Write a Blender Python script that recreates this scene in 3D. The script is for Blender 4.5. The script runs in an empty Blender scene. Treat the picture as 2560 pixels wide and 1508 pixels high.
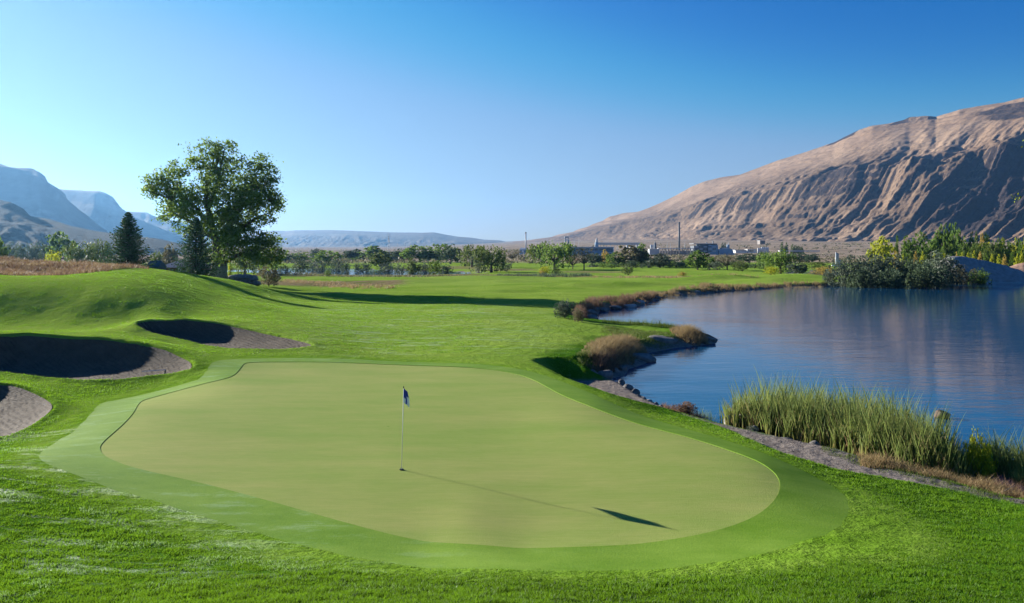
import bpy, math, random
import numpy as np
from mathutils import Vector
S = bpy.context.scene
F, H, HOR = 1991.0, 6.8, 630.0          # focal length in photo pixels, eye height above the water, horizon row
SUN_EL, SUN_AZ = math.radians(16.0), math.radians(54.4)   # azimuth measured to the left of straight ahead

# ------------------------------------------------------------------ camera, sky, sun, exposure
cam = bpy.data.cameras.new('camera'); camo = bpy.data.objects.new('camera', cam); S.collection.objects.link(camo)
camo.location = (0, 0, H); camo.rotation_euler = (math.radians(90), 0, 0)
cam.sensor_width = 36; cam.lens = F/2560*36; cam.shift_y = -(754-HOR)/2560
cam.clip_start = 0.1; cam.clip_end = 40000
S.camera = camo
S.world = bpy.data.worlds.new('World'); S.world.use_nodes = True
wn = S.world.node_tree; wn.nodes.clear()
sky = wn.nodes.new('ShaderNodeTexSky'); sky.sky_type = 'NISHITA'; sky.sun_disc = False
sky.sun_elevation = SUN_EL; sky.sun_rotation = -SUN_AZ
sky.altitude = 250; sky.air_density = 1.15; sky.dust_density = 0.05; sky.ozone_density = 5.0
bg = wn.nodes.new('ShaderNodeBackground'); bg.inputs[1].default_value = 0.054
wo = wn.nodes.new('ShaderNodeOutputWorld')
def vmul(src, v):
    m_ = wn.nodes.new('ShaderNodeVectorMath'); m_.operation = 'MULTIPLY'; m_.inputs[1].default_value = (v, v, v); wn.links.new(src, m_.inputs[0]); return m_.outputs[0]
cur = wn.nodes.new('ShaderNodeRGBCurve')      # the photograph's soft highlight shoulder for the sky's colour
for ci, pts in enumerate((((0, 0), (.1, .012), (.2, .27), (.34, .42), (.5, .57), (1, .88)),
                          ((0, 0), (.2, .15), (.3, .37), (.4, .485), (.52, .58), (.64, .67), (1, .88)),
                          ((0, 0), (.2, .28), (.366, .51), (.45, .64), (.55, .73), (.69, .79), (1, .88)))):
    c_ = cur.mapping.curves[ci]; c_.points[0].location = pts[0]; c_.points[1].location = pts[-1]
    for p_ in pts[1:-1]: c_.points.new(*p_)
cur.mapping.update()
wn.links.new(vmul(sky.outputs[0], .1), cur.inputs['Color']); wn.links.new(vmul(cur.outputs[0], 6.3), bg.inputs[0])
wn.links.new(bg.outputs[0], wo.inputs[0])
sl = bpy.data.lights.new('sun', 'SUN'); sl.energy = 5.0; sl.angle = math.radians(0.55); sl.color = (1.0, 0.93, 0.82)
so = bpy.data.objects.new('sun', sl); S.collection.objects.link(so)
sdir = Vector((-math.sin(SUN_AZ)*math.cos(SUN_EL), math.cos(SUN_AZ)*math.cos(SUN_EL), math.sin(SUN_EL)))
so.rotation_euler = sdir.to_track_quat('Z', 'Y').to_euler(); so.location = (-40, 20, 60)
S.view_settings.view_transform = 'Standard'; S.view_settings.look = 'None'
S.view_settings.exposure = 1.55; S.view_settings.gamma = 1.0; S.view_settings.use_curve_mapping = False
S.cycles.use_denoising = True
S.cycles.max_bounces = 6; S.cycles.diffuse_bounces = 2; S.cycles.glossy_bounces = 2
S.cycles.transmission_bounces = 3; S.cycles.transparent_max_bounces = 6; S.cycles.volume_bounces = 0

# ------------------------------------------------------------------ helpers
def at(px, py, d): return np.array([(px-1280)/F*d, d, H-(py-HOR)/F*d])
def on(px, py, z):
    d = (H-z)*F/(py-HOR); return np.array([(px-1280)/F*d, d, z])
def sstep(a, b, v):
    t = np.clip((v-a)/(b-a), 0, 1); return t*t*(3-2*t)
def tag(o, label=None, cat=None, group=None, kind=None):
    if label: o['label'] = label
    if cat: o['category'] = cat
    if group: o['group'] = group
    if kind: o['kind'] = kind
    return o
def mesh(name, v, f, attrs=None, smooth=False):
    v = np.asarray(v, dtype=np.float32).reshape(-1, 3); f = np.asarray(f, dtype=np.int32)
    me = bpy.data.meshes.new(name); n, k = f.shape
    me.vertices.add(len(v)); me.vertices.foreach_set('co', v.ravel())
    me.loops.add(n*k); me.loops.foreach_set('vertex_index', f.ravel())
    me.polygons.add(n); me.polygons.foreach_set('loop_start', np.arange(0, n*k, k, dtype=np.int32))
    if smooth: me.polygons.foreach_set('use_smooth', np.ones(n, dtype=bool))
    for a, val in (attrs or {}).items():
        at_ = me.attributes.new(a, 'FLOAT', 'POINT'); at_.data.foreach_set('value', np.asarray(val, dtype=np.float32).ravel())
    me.update(calc_edges=True)
    return me
def link(name, me, mat=None, parent=None):
    o = bpy.data.objects.new(name, me); S.collection.objects.link(o)
    if mat and not me.materials: me.materials.append(mat)
    if parent: o.parent = parent
    return o
def empty(name, loc, rz=0, scale=(1, 1, 1)):
    o = bpy.data.objects.new(name, None); S.collection.objects.link(o); o.location = tuple(loc)
    o.rotation_euler = (0, 0, rz); o.scale = scale; o.empty_display_size = 0.2
    return o
class MB:                                   # collects boxes and tubes with mixed quads
    def __init__(s): s.v = []; s.f = []
    def box(s, x0, x1, y0, y1, z0, z1):
        b = len(s.v); s.v += [(x, y, z) for z in (z0, z1) for y in (y0, y1) for x in (x0, x1)]
        s.f += [tuple(b+i for i in q) for q in ((0, 2, 3, 1), (4, 5, 7, 6), (0, 1, 5, 4), (2, 6, 7, 3), (0, 4, 6, 2), (1, 3, 7, 5))]
        return s
    def tube(s, pts, rad, n=8, cap=True):
        pts = [Vector(p) for p in pts]; b = len(s.v)
        for i, p in enumerate(pts):
            d = (pts[min(i+1, len(pts)-1)]-pts[max(i-1, 0)]).normalized()
            u = d.cross(Vector((0, 1, 0.13))).normalized(); w = d.cross(u)
            for k in range(n):
                a = 2*math.pi*k/n; q = p+(u*math.cos(a)+w*math.sin(a))*rad[i]; s.v.append(tuple(q))
        for i in range(len(pts)-1):
            for k in range(n):
                a0, a1 = b+i*n+k, b+i*n+(k+1) % n; s.f.append((a0, a1, a1+n, a0+n))
        if cap: s.f.append(tuple(range(b, b+n))[::-1]); s.f.append(tuple(range(b+(len(pts)-1)*n, b+len(pts)*n)))
        return s
    def poly(s, vs, fs):
        b = len(s.v); s.v += [tuple(v) for v in vs]; s.f += [tuple(b+i for i in f) for f in fs]; return s
    def build(s, name, mat, parent=None, smooth=False):
        me = bpy.data.meshes.new(name); me.from_pydata(s.v, [], s.f); me.update()
        if smooth: me.polygons.foreach_set('use_smooth', [True]*len(me.polygons))
        return link(name, me, mat, parent)

# value/gradient noise in numpy
_r = np.random.RandomState(7); _perm = _r.permutation(512).astype(np.int64); _g = _r.rand(512)*2*math.pi
_gx, _gy = np.cos(_g), np.sin(_g)
def perlin(x, y):
    xi = np.floor(x).astype(np.int64); yi = np.floor(y).astype(np.int64); xf = x-xi; yf = y-yi
    def gr(i, j, a, b):
        h = _perm[(_perm[i & 511]+j) & 511]; return _gx[h]*a+_gy[h]*b
    u = xf*xf*xf*(xf*(xf*6-15)+10); v = yf*yf*yf*(yf*(yf*6-15)+10)
    a = gr(xi, yi, xf, yf); b = gr(xi+1, yi, xf-1, yf); c = gr(xi, yi+1, xf, yf-1); d = gr(xi+1, yi+1, xf-1, yf-1)
    return (a+(b-a)*u+((c+(d-c)*u)-(a+(b-a)*u))*v)*1.5
def fbm(x, y, o=4, g=0.5):
    s = 0; a = 1; t = 0
    for i in range(o): s = s+a*perlin(x*2**i+17.3*i, y*2**i-9.1*i); t += a; a *= g
    return s/t
def ridged(x, y, o=4, g=0.5):
    s = 0; a = 1; t = 0
    for i in range(o): s = s+a*(1-np.abs(perlin(x*2**i+5.7*i, y*2**i+3.3*i))*1.6); t += a; a *= g
    return s/t
def catmull(pts, n=8, closed=True):
    P = np.array(pts, float); m = len(P); out = []
    for i in range(m if closed else m-1):
        p0, p1, p2, p3 = (P[(i-1) % m], P[i], P[(i+1) % m], P[(i+2) % m]) if closed else (P[max(i-1, 0)], P[i], P[i+1], P[min(i+2, m-1)])
        for k in range(n):
            t = k/n; out.append(0.5*((2*p1)+(-p0+p2)*t+(2*p0-5*p1+4*p2-p3)*t*t+(-p0+3*p1-3*p2+p3)*t**3))
    if not closed: out.append(P[-1])
    return np.array(out)
def sdist(x, y, poly):                      # signed distance, positive inside
    x = np.atleast_1d(x); y = np.atleast_1d(y)
    A = poly[:, :2]; B = np.roll(A, -1, 0); best = np.full(x.shape, 1e18); ins = np.zeros(x.shape, bool)
    for (ax, ay), (bx, by) in zip(A, B):
        dx, dy = bx-ax, by-ay; L = dx*dx+dy*dy+1e-12
        t = np.clip(((x-ax)*dx+(y-ay)*dy)/L, 0, 1)
        best = np.minimum(best, (x-ax-t*dx)**2+(y-ay-t*dy)**2)
        c = (ay > y) != (by > y); ins ^= c & (x < (bx-ax)*(y-ay)/(by-ay+1e-12)+ax)
    return np.where(ins, 1, -1)*np.sqrt(best)

# ------------------------------------------------------------------ shader helper
def newmat(name):
    m = bpy.data.materials.new(name); m.use_nodes = True; nt = m.node_tree; nt.nodes.clear()
    out = nt.nodes.new('ShaderNodeOutputMaterial'); return m, nt, out
class NT:
    def __init__(s, nt): s.nt = nt
    def n(s, t, ins=None, **kw):
        nd = s.nt.nodes.new(t)
        for k, v in kw.items(): setattr(nd, k, v)
        for k, v in (ins or {}).items():
            if hasattr(v, 'is_linked') or isinstance(v, bpy.types.NodeSocket): s.nt.links.new(v, nd.inputs[k])
            else: nd.inputs[k].default_value = v
        return nd
    def noise(s, scale, detail=4, rough=0.55, vec=None, stretch=None, lac=2.0):
        if vec is None: vec = s.n('ShaderNodeNewGeometry').outputs['Position']
        if stretch is not None:
            vec = s.n('ShaderNodeMapping', {'Vector': vec, 'Scale': stretch[:3], 'Rotation': (0, 0, stretch[3] if len(stretch) > 3 else 0)}).outputs[0]
        return s.n('ShaderNodeTexNoise', {'Vector': vec, 'Scale': scale, 'Detail': detail, 'Roughness': rough}).outputs[0]
    def ramp(s, fac, a, b):                 # remap fac from a..b to 0..1
        return s.n('ShaderNodeMapRange', {0: fac, 1: a, 2: b, 3: 0.0, 4: 1.0}, clamp=True).outputs[0]
    def mix(s, fac, a, b):
        nd = s.nt.nodes.new('ShaderNodeMix'); nd.data_type = 'RGBA'
        for i, v in ((0, fac), (6, a), (7, b)):
            if isinstance(v, bpy.types.NodeSocket): s.nt.links.new(v, nd.inputs[i])
            elif i == 0: nd.inputs[0].default_value = v
            else: nd.inputs[i].default_value = (*v, 1)
        return nd.outputs[2]
    def math(s, op, a, b=0.0):
        nd = s.nt.nodes.new('ShaderNodeMath'); nd.operation = op
        for i, v in ((0, a), (1, b)):
            if isinstance(v, bpy.types.NodeSocket): s.nt.links.new(v, nd.inputs[i])
            else: nd.inputs[i].default_value = v
        return nd.outputs[0]
    def attr(s, name): return s.n('ShaderNodeAttribute', attribute_name=name).outputs['Fac']
    def bump(s, h, dist, strength=1.0, normal=None):
        ins = {'Height': h, 'Distance': dist, 'Strength': strength}
        if normal is not None: ins['Normal'] = normal
        return s.n('ShaderNodeBump', ins).outputs[0]
    def pr(s, col, rough=0.7, spec=0.3, normal=None, metal=0.0, **extra):
        nd = s.nt.nodes.new('ShaderNodeBsdfPrincipled')
        def put(k, v):
            if isinstance(v, bpy.types.NodeSocket): s.nt.links.new(v, nd.inputs[k])
            else: nd.inputs[k].default_value = v
        put('Base Color', col if isinstance(col, bpy.types.NodeSocket) else (*col, 1))
        put('Roughness', rough); put('Specular IOR Level', spec); put('Metallic', metal)
        if normal is not None: put('Normal', normal)
        for k, v in extra.items(): put(k, v)
        return nd.outputs[0]
def flat(name, col, rough=0.7, var=0.15, scale=1.5, metal=0.0, bump=0.0, spec=0.3):
    m, nt, out = newmat(name); t = NT(nt); n = t.noise(scale, 5)
    c = t.mix(t.ramp(n, .3, .7), tuple(x*(1-var) for x in col), tuple(x*(1+var) for x in col))
    nrm = t.bump(n, bump) if bump else None
    nt.links.new(t.pr(c, rough, spec, nrm, metal), out.inputs[0]); return m
def foliage(name, dark, mid, light, trans=0.35, rough=0.6, tc=None, spec=.12):
    m, nt, out = newmat(name); t = NT(nt); a = t.attr('tint')
    c = t.mix(t.ramp(a, 0, .5), dark, mid); c = t.mix(t.ramp(a, .5, 1), c, light)
    p = t.pr(c, rough, spec)
    tr = t.n('ShaderNodeBsdfTranslucent', {'Color': t.mix(0.35, c, tc or tuple(x*1.5 for x in light))}).outputs[0]
    mx = t.n('ShaderNodeMixShader', {0: trans, 1: p, 2: tr}).outputs[0]
    nt.links.new(mx, out.inputs[0]); return m

# ------------------------------------------------------------------ outlines (photo rows and columns carried out to the ground)
GZ = 1.3
green_px = [(620, 911), (711, 907), (863, 908), (1016, 913), (1168, 920), (1270, 933), (1331, 951), (1378, 978), (1432, 1006), (1534, 1042), (1636, 1072),
            (1737, 1100), (1839, 1135), (1900, 1160), (1938, 1186), (1951, 1216), (1940, 1251), (1900, 1290), (1839, 1317), (1737, 1346), (1585, 1367), (1432, 1375),
            (1280, 1377), (1168, 1372), (1067, 1360), (965, 1340), (863, 1313), (762, 1283), (660, 1254), (508, 1213), (356, 1183), (290, 1162), (258, 1142), (250, 1119),
            (269, 1096), (305, 1066), (335, 1035), (350, 1002), (371, 987), (432, 969), (508, 957), (564, 949), (589, 939), (604, 922)]
green = catmull([on(x, y, GZ)[:2] for x, y in green_px], 10)
col_px = [(560, 899), (700, 893), (900, 894), (1150, 903), (1330, 925), (1420, 958), (1500, 990), (1640, 1035), (1760, 1072), (1900, 1120), (2030, 1165), (2130, 1215),
          (2210, 1280), (2250, 1340), (2230, 1390), (2143, 1417), (1890, 1439), (1636, 1460), (1432, 1468), (1280, 1464), (1117, 1458), (914, 1440), (762, 1416),
          (559, 1355), (356, 1262), (200, 1208), (100, 1175), (90, 1140), (168, 1071), (218, 1033), (244, 1002), (270, 978), (325, 964), (400, 950), (457, 936), (510, 915)]
collar = catmull([on(x, y, GZ)[:2] for x, y in col_px], 8)
def smooth(p, k):
    p = p.copy()
    for _ in range(k): p = (p*2+np.roll(p, 1, 0)+np.roll(p, -1, 0))/4
    return p
green = smooth(green, 12); collar = smooth(collar, 20)
bk = {}
bk[0] = [(343, 808, 50), (375, 801, 51), (461, 800, 51), (546, 809, 50.5), (631, 827, 49), (717, 845, 47), (778, 862, 45), (751, 871, 44),
         (683, 874, 43.5), (580, 871, 44), (512, 862, 45.5), (444, 847, 47), (369, 828, 48.5)]
bk[1] = [(-150, 832, 42), (0, 838, 42), (68, 834, 42.5), (239, 845, 42), (341, 859, 41), (410, 873, 40), (454, 893, 39), (478, 907, 38),
         (471, 924, 37), (410, 937, 36.5), (307, 949, 36), (205, 951, 35.5), (102, 944, 35.5), (0, 929, 36), (-150, 905, 37), (-240, 870, 39.5)]
bk[2] = [(0, 960, 32), (51, 968, 31.5), (99, 989, 30.5), (126, 1006, 29.5), (128, 1023, 28.5), (102, 1047, 27.5), (51, 1077, 26),
         (0, 1096, 25), (-120, 1120, 24.3), (-260, 1080, 26), (-260, 1000, 30), (-120, 955, 32)]
bunk = {k: catmull([at(*p) for p in v], 8) for k, v in bk.items()}      # x, y, z of the rim
floorz = {0: 1.05, 1: 0.62, 2: 0.55}
lake_px = [(2560, 702), (2390, 705), (2050, 716), (1950, 718), (1900, 723), (1820, 727), (1738, 735), (1660, 740), (1646, 749), (1612, 757), (1604, 764),
           (1560, 768), (1497, 778), (1488, 790), (1493, 799), (1472, 812), (1502, 819), (1600, 822), (1700, 827), (1770, 838), (1790, 849), (1785, 858),
           (1751, 863), (1690, 869), (1650, 876), (1612, 884), (1628, 900), (1591, 915), (1565, 923), (1554, 938), (1522, 947), (1549, 962),
           (1578, 978), (1607, 998), (1659, 1024), (1710, 1043), (1800, 1068), (1900, 1093), (2000, 1118), (2150, 1148), (2300, 1200),
           (2420, 1222), (2560, 1262)]
lake = [on(x, y, 0)[:2] for x, y in lake_px]+[np.array(p) for p in ((24, 17), (45, 5), (90, -30), (420, -60), (460, 150), (300, 200), (190, 196))]
lake = np.array(lake)
far_px = [(540, 676), (700, 671), (860, 672), (1000, 676), (1150, 680), (1215, 684), (1190, 688), (1050, 690), (900, 690), (760, 688), (640, 684), (560, 682)]
farlake = np.array([on(x, y, 0)[:2] for x, y in far_px])
pond = np.array([on(x, y, 0)[:2] for x, y in [(1968, 684), (1985, 680), (2090, 678), (2200, 680), (2190, 690), (2060, 692), (1985, 692)]])
mere = np.array([on(x, y, 0)[:2] for x, y in [(1400, 667.5), (1560, 666.5), (1600, 668), (1540, 670), (1420, 670)]])
beach_px = [(1425, 947), (1455, 949), (1545, 948), (1600, 985), (1690, 1035), (1610, 1022), (1500, 985), (1455, 962)]
path_px = [(1700, 1040), (1800, 1060), (1900, 1082), (2050, 1110), (2200, 1150), (2360, 1200), (2480, 1230), (2700, 1290), (2700, 1330), (2560, 1268),
           (2420, 1235), (2250, 1210), (2120, 1195), (2020, 1168), (1940, 1135), (1870, 1100), (1780, 1066)]
beach = np.array([on(x, y, 0.3)[:2] for x, y in beach_px]); path = np.array([on(x, y, 0.45)[:2] for x, y in path_px])
tan_px = [(-200, 660, 100), (0, 650, 95), (200, 655, 94), (330, 667, 91), (380, 678, 90), (250, 692, 80), (120, 706, 74), (0, 715, 70), (-200, 725, 68)]
tanp = np.array([at(*p)[:2] for p in tan_px]+[(-30, 96), (-34, 112), (-60, 125), (-110, 110)][:0])

# control points of the land
cp = [on(x, y, GZ) for x, y in ((1004, 1178), (640, 925), (1280, 930), (350, 1020), (250, 1130), (1300, 1375), (1940, 1230), (900, 1040), (1500, 1200), (1300, 1050), (700, 1260), (762, 1283), (508, 1213), (1600, 1366), (1840, 1317), (1067, 1360), (1900, 1160), (965, 1330), (1168, 1300))]
cp += [on(1500, 1000, 1.28), on(1700, 1090, 1.28), on(900, 850, 1.3), on(1200, 850, 1.2), on(1300, 800, 1.15), on(1000, 790, 1.2),
       on(1400, 745, .8), on(1100, 760, 1.0), on(800, 740, 1.0), on(1000, 720, .8), on(1500, 720, .75), on(1800, 700, .6), on(1700, 690, .6),
       on(1300, 690, .55), on(900, 694, .5), on(1990, 700, .5), on(750, 700, .8), on(1400, 800, 1.05), on(1450, 870, 1.0), on(1350, 880, 1.2),
       on(2200, 1215, .85), on(2560, 1275, .6), on(2100, 1200, .95), on(1660, 1022, .7), on(1600, 830, .7), on(1700, 840, .6),
       on(2560, 1350, 1.2), on(300, 1230, 1.42), on(0, 1150, 1.5), on(800, 660, .6), on(1300, 660, .6), on(1800, 660, .6), on(2300, 660, .8), on(200, 660, 1.5)]
for v in bk.values(): cp += [at(*p) for p in v]
cp += [at(*p) for p in ((0, 1300, 15), (0, 1508, 10.5), (640, 1508, 10), (1280, 1508, 10.2), (2000, 1508, 10.5), (2560, 1508, 10.8),
       (640, 1350, 14.9), (1280, 1420, 13.3), (1900, 1400, 13.7), (-600, 1508, 11), (3100, 1508, 11), (-500, 1200, 18), (3200, 1300, 14.5),
       (100, 791, 56.5), (450, 800, 55), (0, 790, 56.5), (250, 793, 56.5), (-300, 790, 56.5), (100, 741, 59.9), (250, 745, 59.5), (325, 753, 59), (325, 795, 56.4), (520, 790, 57.5), (400, 768, 58.3), (0, 737, 60), (-300, 735, 60), (-150, 738, 60), (-150, 790, 57.0), (550, 755, 68), (640, 760, 70),
       (100, 690, 80), (330, 668, 90), (0, 655, 92), (200, 660, 92), (-300, 640, 92), (450, 683, 98), (520, 693, 105), (590, 703, 108), (640, 716, 100), (660, 738, 92),
       (700, 770, 72), (545, 697, 125), (330, 668, 88), (-600, 700, 80), (-600, 900, 45))]
for px, d, z in ((330, 118, 3.2), (100, 122, 3.6), (450, 135, 2.3), (0, 150, 2), (300, 200, 1), (600, 150, 1.1), (700, 115, 1.0), (-500, 150, 2), (640, 125, 1.5),
                 (0, 350, .6), (600, 350, .5), (1300, 350, .5), (2000, 350, .5), (2600, 350, .8), (-900, 350, .8), (3600, 350, 1), (700, 200, .6), (2500, 230, .8)):
    cp.append(np.array([(px-1280)/F*d, d, z]))
for a in (-60, -30, 0, 30, 60): 
    for r, z in ((3, 4.9), (6, 3.75)): cp.append(np.array([r*math.sin(math.radians(a)), r*math.cos(math.radians(a)), z]))
cp.append(np.array([-12.5, 35, 1.32]))
cp = np.array(cp)
def uv_(x, y): return np.arctan2(x, y)*2.2, np.log(np.hypot(x, y)+1e-6)
cu, cv = uv_(cp[:, 0], cp[:, 1])
def tps(r2): return np.where(r2 > 1e-14, r2*np.log(r2+1e-14), 0)
n_ = len(cp); K = tps((cu[:, None]-cu)**2+(cv[:, None]-cv)**2)+np.eye(n_)*2e-4
Pm = np.stack([np.ones(n_), cu, cv], 1); A_ = np.zeros((n_+3, n_+3)); A_[:n_, :n_] = K; A_[:n_, n_:] = Pm; A_[n_:, :n_] = Pm.T
W_ = np.linalg.solve(A_, np.concatenate([cp[:, 2], np.zeros(3)]))
def base_h(x, y):
    x = np.atleast_1d(np.asarray(x, float)).ravel(); y = np.atleast_1d(np.asarray(y, float)).ravel()
    r = np.hypot(x, y); u, v = uv_(x, y)
    near = (r < 420) & (np.abs(u) < 2.6)
    z = np.zeros(x.shape)
    idx = np.nonzero(near)[0]
    for c in range(0, len(idx), 60000):
        i = idx[c:c+60000]; s = W_[n_]+W_[n_+1]*u[i]+W_[n_+2]*v[i]
        for j in range(n_): s += W_[j]*tps((u[i]-cu[j])**2+(v[i]-cv[j])**2)
        z[i] = s
    rr = np.maximum(r, 1); px = 1280+F*x/np.maximum(y, 1e-3); px = np.where(y > 0, px, np.where(x > 0, 4000, -2000))
    sl_ = 0.009+(0.026-0.009)*sstep(900, 1750, px)
    plain = 0.55+np.maximum(rr-1150, 0)*sl_*sstep(1150, 1500, rr)+np.maximum(sstep(420, 700, rr)*(fbm(x/90, y/90, 3)*1.6+0.4), -.2)
    side = 5.0-3.6*sstep(5, 40, r)
    w = sstep(250, 420, r); ws = sstep(1.7, 2.5, np.abs(u))
    z = np.where(near, z*(1-ws)+side*ws, side)
    return z*(1-w)+plain*w
def hfun(x, y, und=True, sand=False):
    x = np.atleast_1d(np.asarray(x, float)).ravel(); y = np.atleast_1d(np.asarray(y, float)).ravel()
    z = base_h(x, y); r = np.hypot(x, y)
    def near(poly, m): return np.nonzero((x > poly[:, 0].min()-m) & (x < poly[:, 0].max()+m) & (y > poly[:, 1].min()-m) & (y < poly[:, 1].max()+m))[0]
    # undulation of the fairways (kept off the putting green)
    gd = np.full(x.shape, -99.0); i = near(green, 12); gd[i] = sdist(x[i], y[i], green)
    off = sstep(0, 8, -gd)
    z = z+off*((0.10-.065*(x < -9)*(y > 46))*fbm(x/7, y/7, 3)*sstep(16, 30, r)+0.5*fbm(x/26+3, y/14, 3)*sstep(60, 110, r)*(1-sstep(300, 420, r)))
    z = z+0.05*fbm(x/9+5, y/9, 2)*off
    if und: z = z+off*(0.035*fbm(x/0.9, y/0.9, 3)+.03*fbm(x/2.6+7, y/2.6, 2)*sstep(0, 2, -gd))*(1-sstep(60, 90, r))
    # low mounds beyond the first fairway
    for px, d, w_, l, h in ((1560, 142, 9, 3.2, .95), (1800, 178, 11, 4, 1.0), (1960, 168, 9, 4, .7), (1180, 190, 20, 5, .5), (1330, 160, 12, 4, .5), (2000, 200, 10, 4, .8), (1050, 165, 14, 4, .45)):
        mx = (px-1280)/F*d; z = z+h*np.exp(-((x-mx)/w_)**2-((y-d)/l)**2)
    for poly, depth, sh in ((lake, 2.0, 1.15), (farlake, 1.0, .35), (pond, 1.0, .35), (mere, 1.0, .2)):
        i = near(poly, 14); s = sdist(x[i], y[i], poly)
        zo = 0.08+np.maximum(-s, 0)*sh*(.34+.25*sstep(.8, 2.5, -s))+0.06*fbm(x[i]/.8, y[i]/.8, 3)
        k = 0.35; a_ = z[i]; b_ = zo; hmin = np.minimum(a_, b_)-np.maximum(k-np.abs(a_-b_), 0)**2/(4*k)
        z[i] = np.where(s > 0, 0.10-np.minimum(s*0.6, depth), np.maximum(hmin, 0.05))
        far_ = np.nonzero((s <= 0))[0]
    for poly, zc in ((beach, .26), (path, .48)):
        i = near(poly, 3); s = sdist(x[i], y[i], poly); q_ = zc+np.maximum(-s, 0)*.48+.04*fbm(x[i]/.6, y[i]/.6, 3); a_ = z[i]
        z[i] = np.where(a_ > q_, np.maximum(q_, a_-(a_-q_)*sstep(-3.0, -1.0, s)), a_)
    for k_, poly in bunk.items():
        i = near(poly, 3); s = sdist(x[i], y[i], poly); rim = z[i]
        lip = 0.07*np.exp(-(np.maximum(-s, 0)/0.5)**2)
        fz = floorz[k_]+0.05*fbm(x[i]/1.5, y[i]/1.5, 2)
        zin = fz+(rim-0.03-fz)*np.exp(-np.maximum(s, 0)/0.75)
        zin = np.minimum(zin, rim-0.03)
        if sand: z[i] = np.where(s > 0, zin+.02, rim-.05)
        else:
            w_ = sstep(-.14, .05, s+.04*fbm(x[i]/.35, y[i]/.35, 3)); z[i] = (rim+lip)*(1-w_)+(zin-.07-.22*sstep(.1, .4, s))*w_
    return z
def hz(x, y): return float(hfun([x], [y])[0])

# ------------------------------------------------------------------ materials
def collar_col(t, pos, f=1.0):
    n1 = t.noise(.45, 6, .65, pos, (1, 1.6, 1)); n3 = t.noise(22, 4, .7, pos)
    c = t.mix(t.ramp(n1, .35, .65), (0.112, 0.218, 0.015), (0.182, 0.292, 0.036))
    dew = t.noise(0.9, 9, .74, pos, (.8, 2.3, 1, .2)); dw = t.math('MULTIPLY', t.attr('dew'), t.ramp(dew, .53, .64))
    c = t.mix(t.math('MULTIPLY', dw, .42), c, (0.28, 0.40, 0.20))
    return t.mix(t.math('MULTIPLY', t.ramp(n3, .35, .75), .35), c, (0.05, 0.12, 0.012))
def terrain_mat():
    m, nt, out = newmat('ground'); t = NT(nt); pos = t.n('ShaderNodeNewGeometry').outputs['Position']
    n1 = t.noise(0.05, 5, .65, pos, (1, 2.6, 1, .15)); n2 = t.noise(0.6, 5, .6, pos, (1, 1.8, 1)); n3 = t.noise(9, 4, .7, pos)
    n4 = t.noise(38, 3, .6, pos)
    fair = t.mix(t.ramp(n1, .35, .65), (0.150, 0.265, 0.026), (0.250, 0.345, 0.055))
    fair = t.mix(t.math('MULTIPLY', t.ramp(n2, .45, .75), .5), fair, (0.24, 0.31, 0.07))
    lush = t.mix(t.ramp(n2, .35, .65), (0.030, 0.100, 0.006), (0.060, 0.150, 0.010))
    c = t.mix(t.attr('lush'), fair, lush)
    c = t.mix(t.math('MULTIPLY', t.ramp(n3, .35, .75), .30), c, (0.06, 0.12, 0.014))
    mow = t.mix(t.ramp(n1, .4, .6), (0.20, 0.30, 0.05), (0.23, 0.32, 0.06))
    c = t.mix(t.attr('mow'), c, mow)
    dew = t.noise(0.55, 6, .62, pos, (0.8, 2.6, 1, .25))
    dw = t.math('MULTIPLY', t.attr('dew'), t.ramp(dew, .52, .66))
    c = t.mix(t.math('MULTIPLY', dw, .5), c, (0.28, 0.40, 0.20))
    dry = t.mix(t.ramp(t.noise(.9, 6, .7, pos), .35, .65), (0.13, 0.085, 0.055), (0.27, 0.20, 0.12))
    dry = t.mix(t.ramp(t.noise(.25, 5, .7, pos), .52, .62), dry, (0.10, 0.13, 0.03))
    c = t.mix(t.attr('dry'), c, dry)
    c = t.mix(t.attr('collar'), c, collar_col(t, pos))
    far = t.mix(t.ramp(t.noise(.02, 8, .7, pos), .4, .6), (0.30, 0.225, 0.155), (0.42, 0.33, 0.24))
    far = t.mix(t.ramp(t.noise(.09, 6, .8, pos), .48, .60), far, (0.14, 0.115, 0.075)); far = t.mix(t.ramp(t.noise(.006, 5, .7, pos, (1, 3, 1)), .5, .6), far, (0.19, 0.145, 0.10))
    c = t.mix(t.attr('far'), c, far)
    grav = t.mix(t.ramp(t.noise(14, 5, .75, pos), .3, .7), (0.12, 0.105, 0.095), (0.27, 0.235, 0.205))
    grav = t.mix(t.math('MULTIPLY', t.ramp(t.noise(3, 5, .7, pos), .5, .62), .55), grav, (0.09, 0.075, 0.06))
    c = t.mix(t.attr('gravel'), c, grav)
    h = t.math('ADD', t.math('MULTIPLY', n3, .7), t.math('MULTIPLY', n4, .3))
    b = t.bump(h, .07, .9); b = t.bump(t.noise(2.0, 5, .65, pos), .22, .8, b)
    rough = t.math('SUBTRACT', .85, t.math('MULTIPLY', dw, .3))
    nt.links.new(t.pr(c, rough, t.math('MULTIPLY', dw, .3), b), out.inputs[0]); return m
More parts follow.
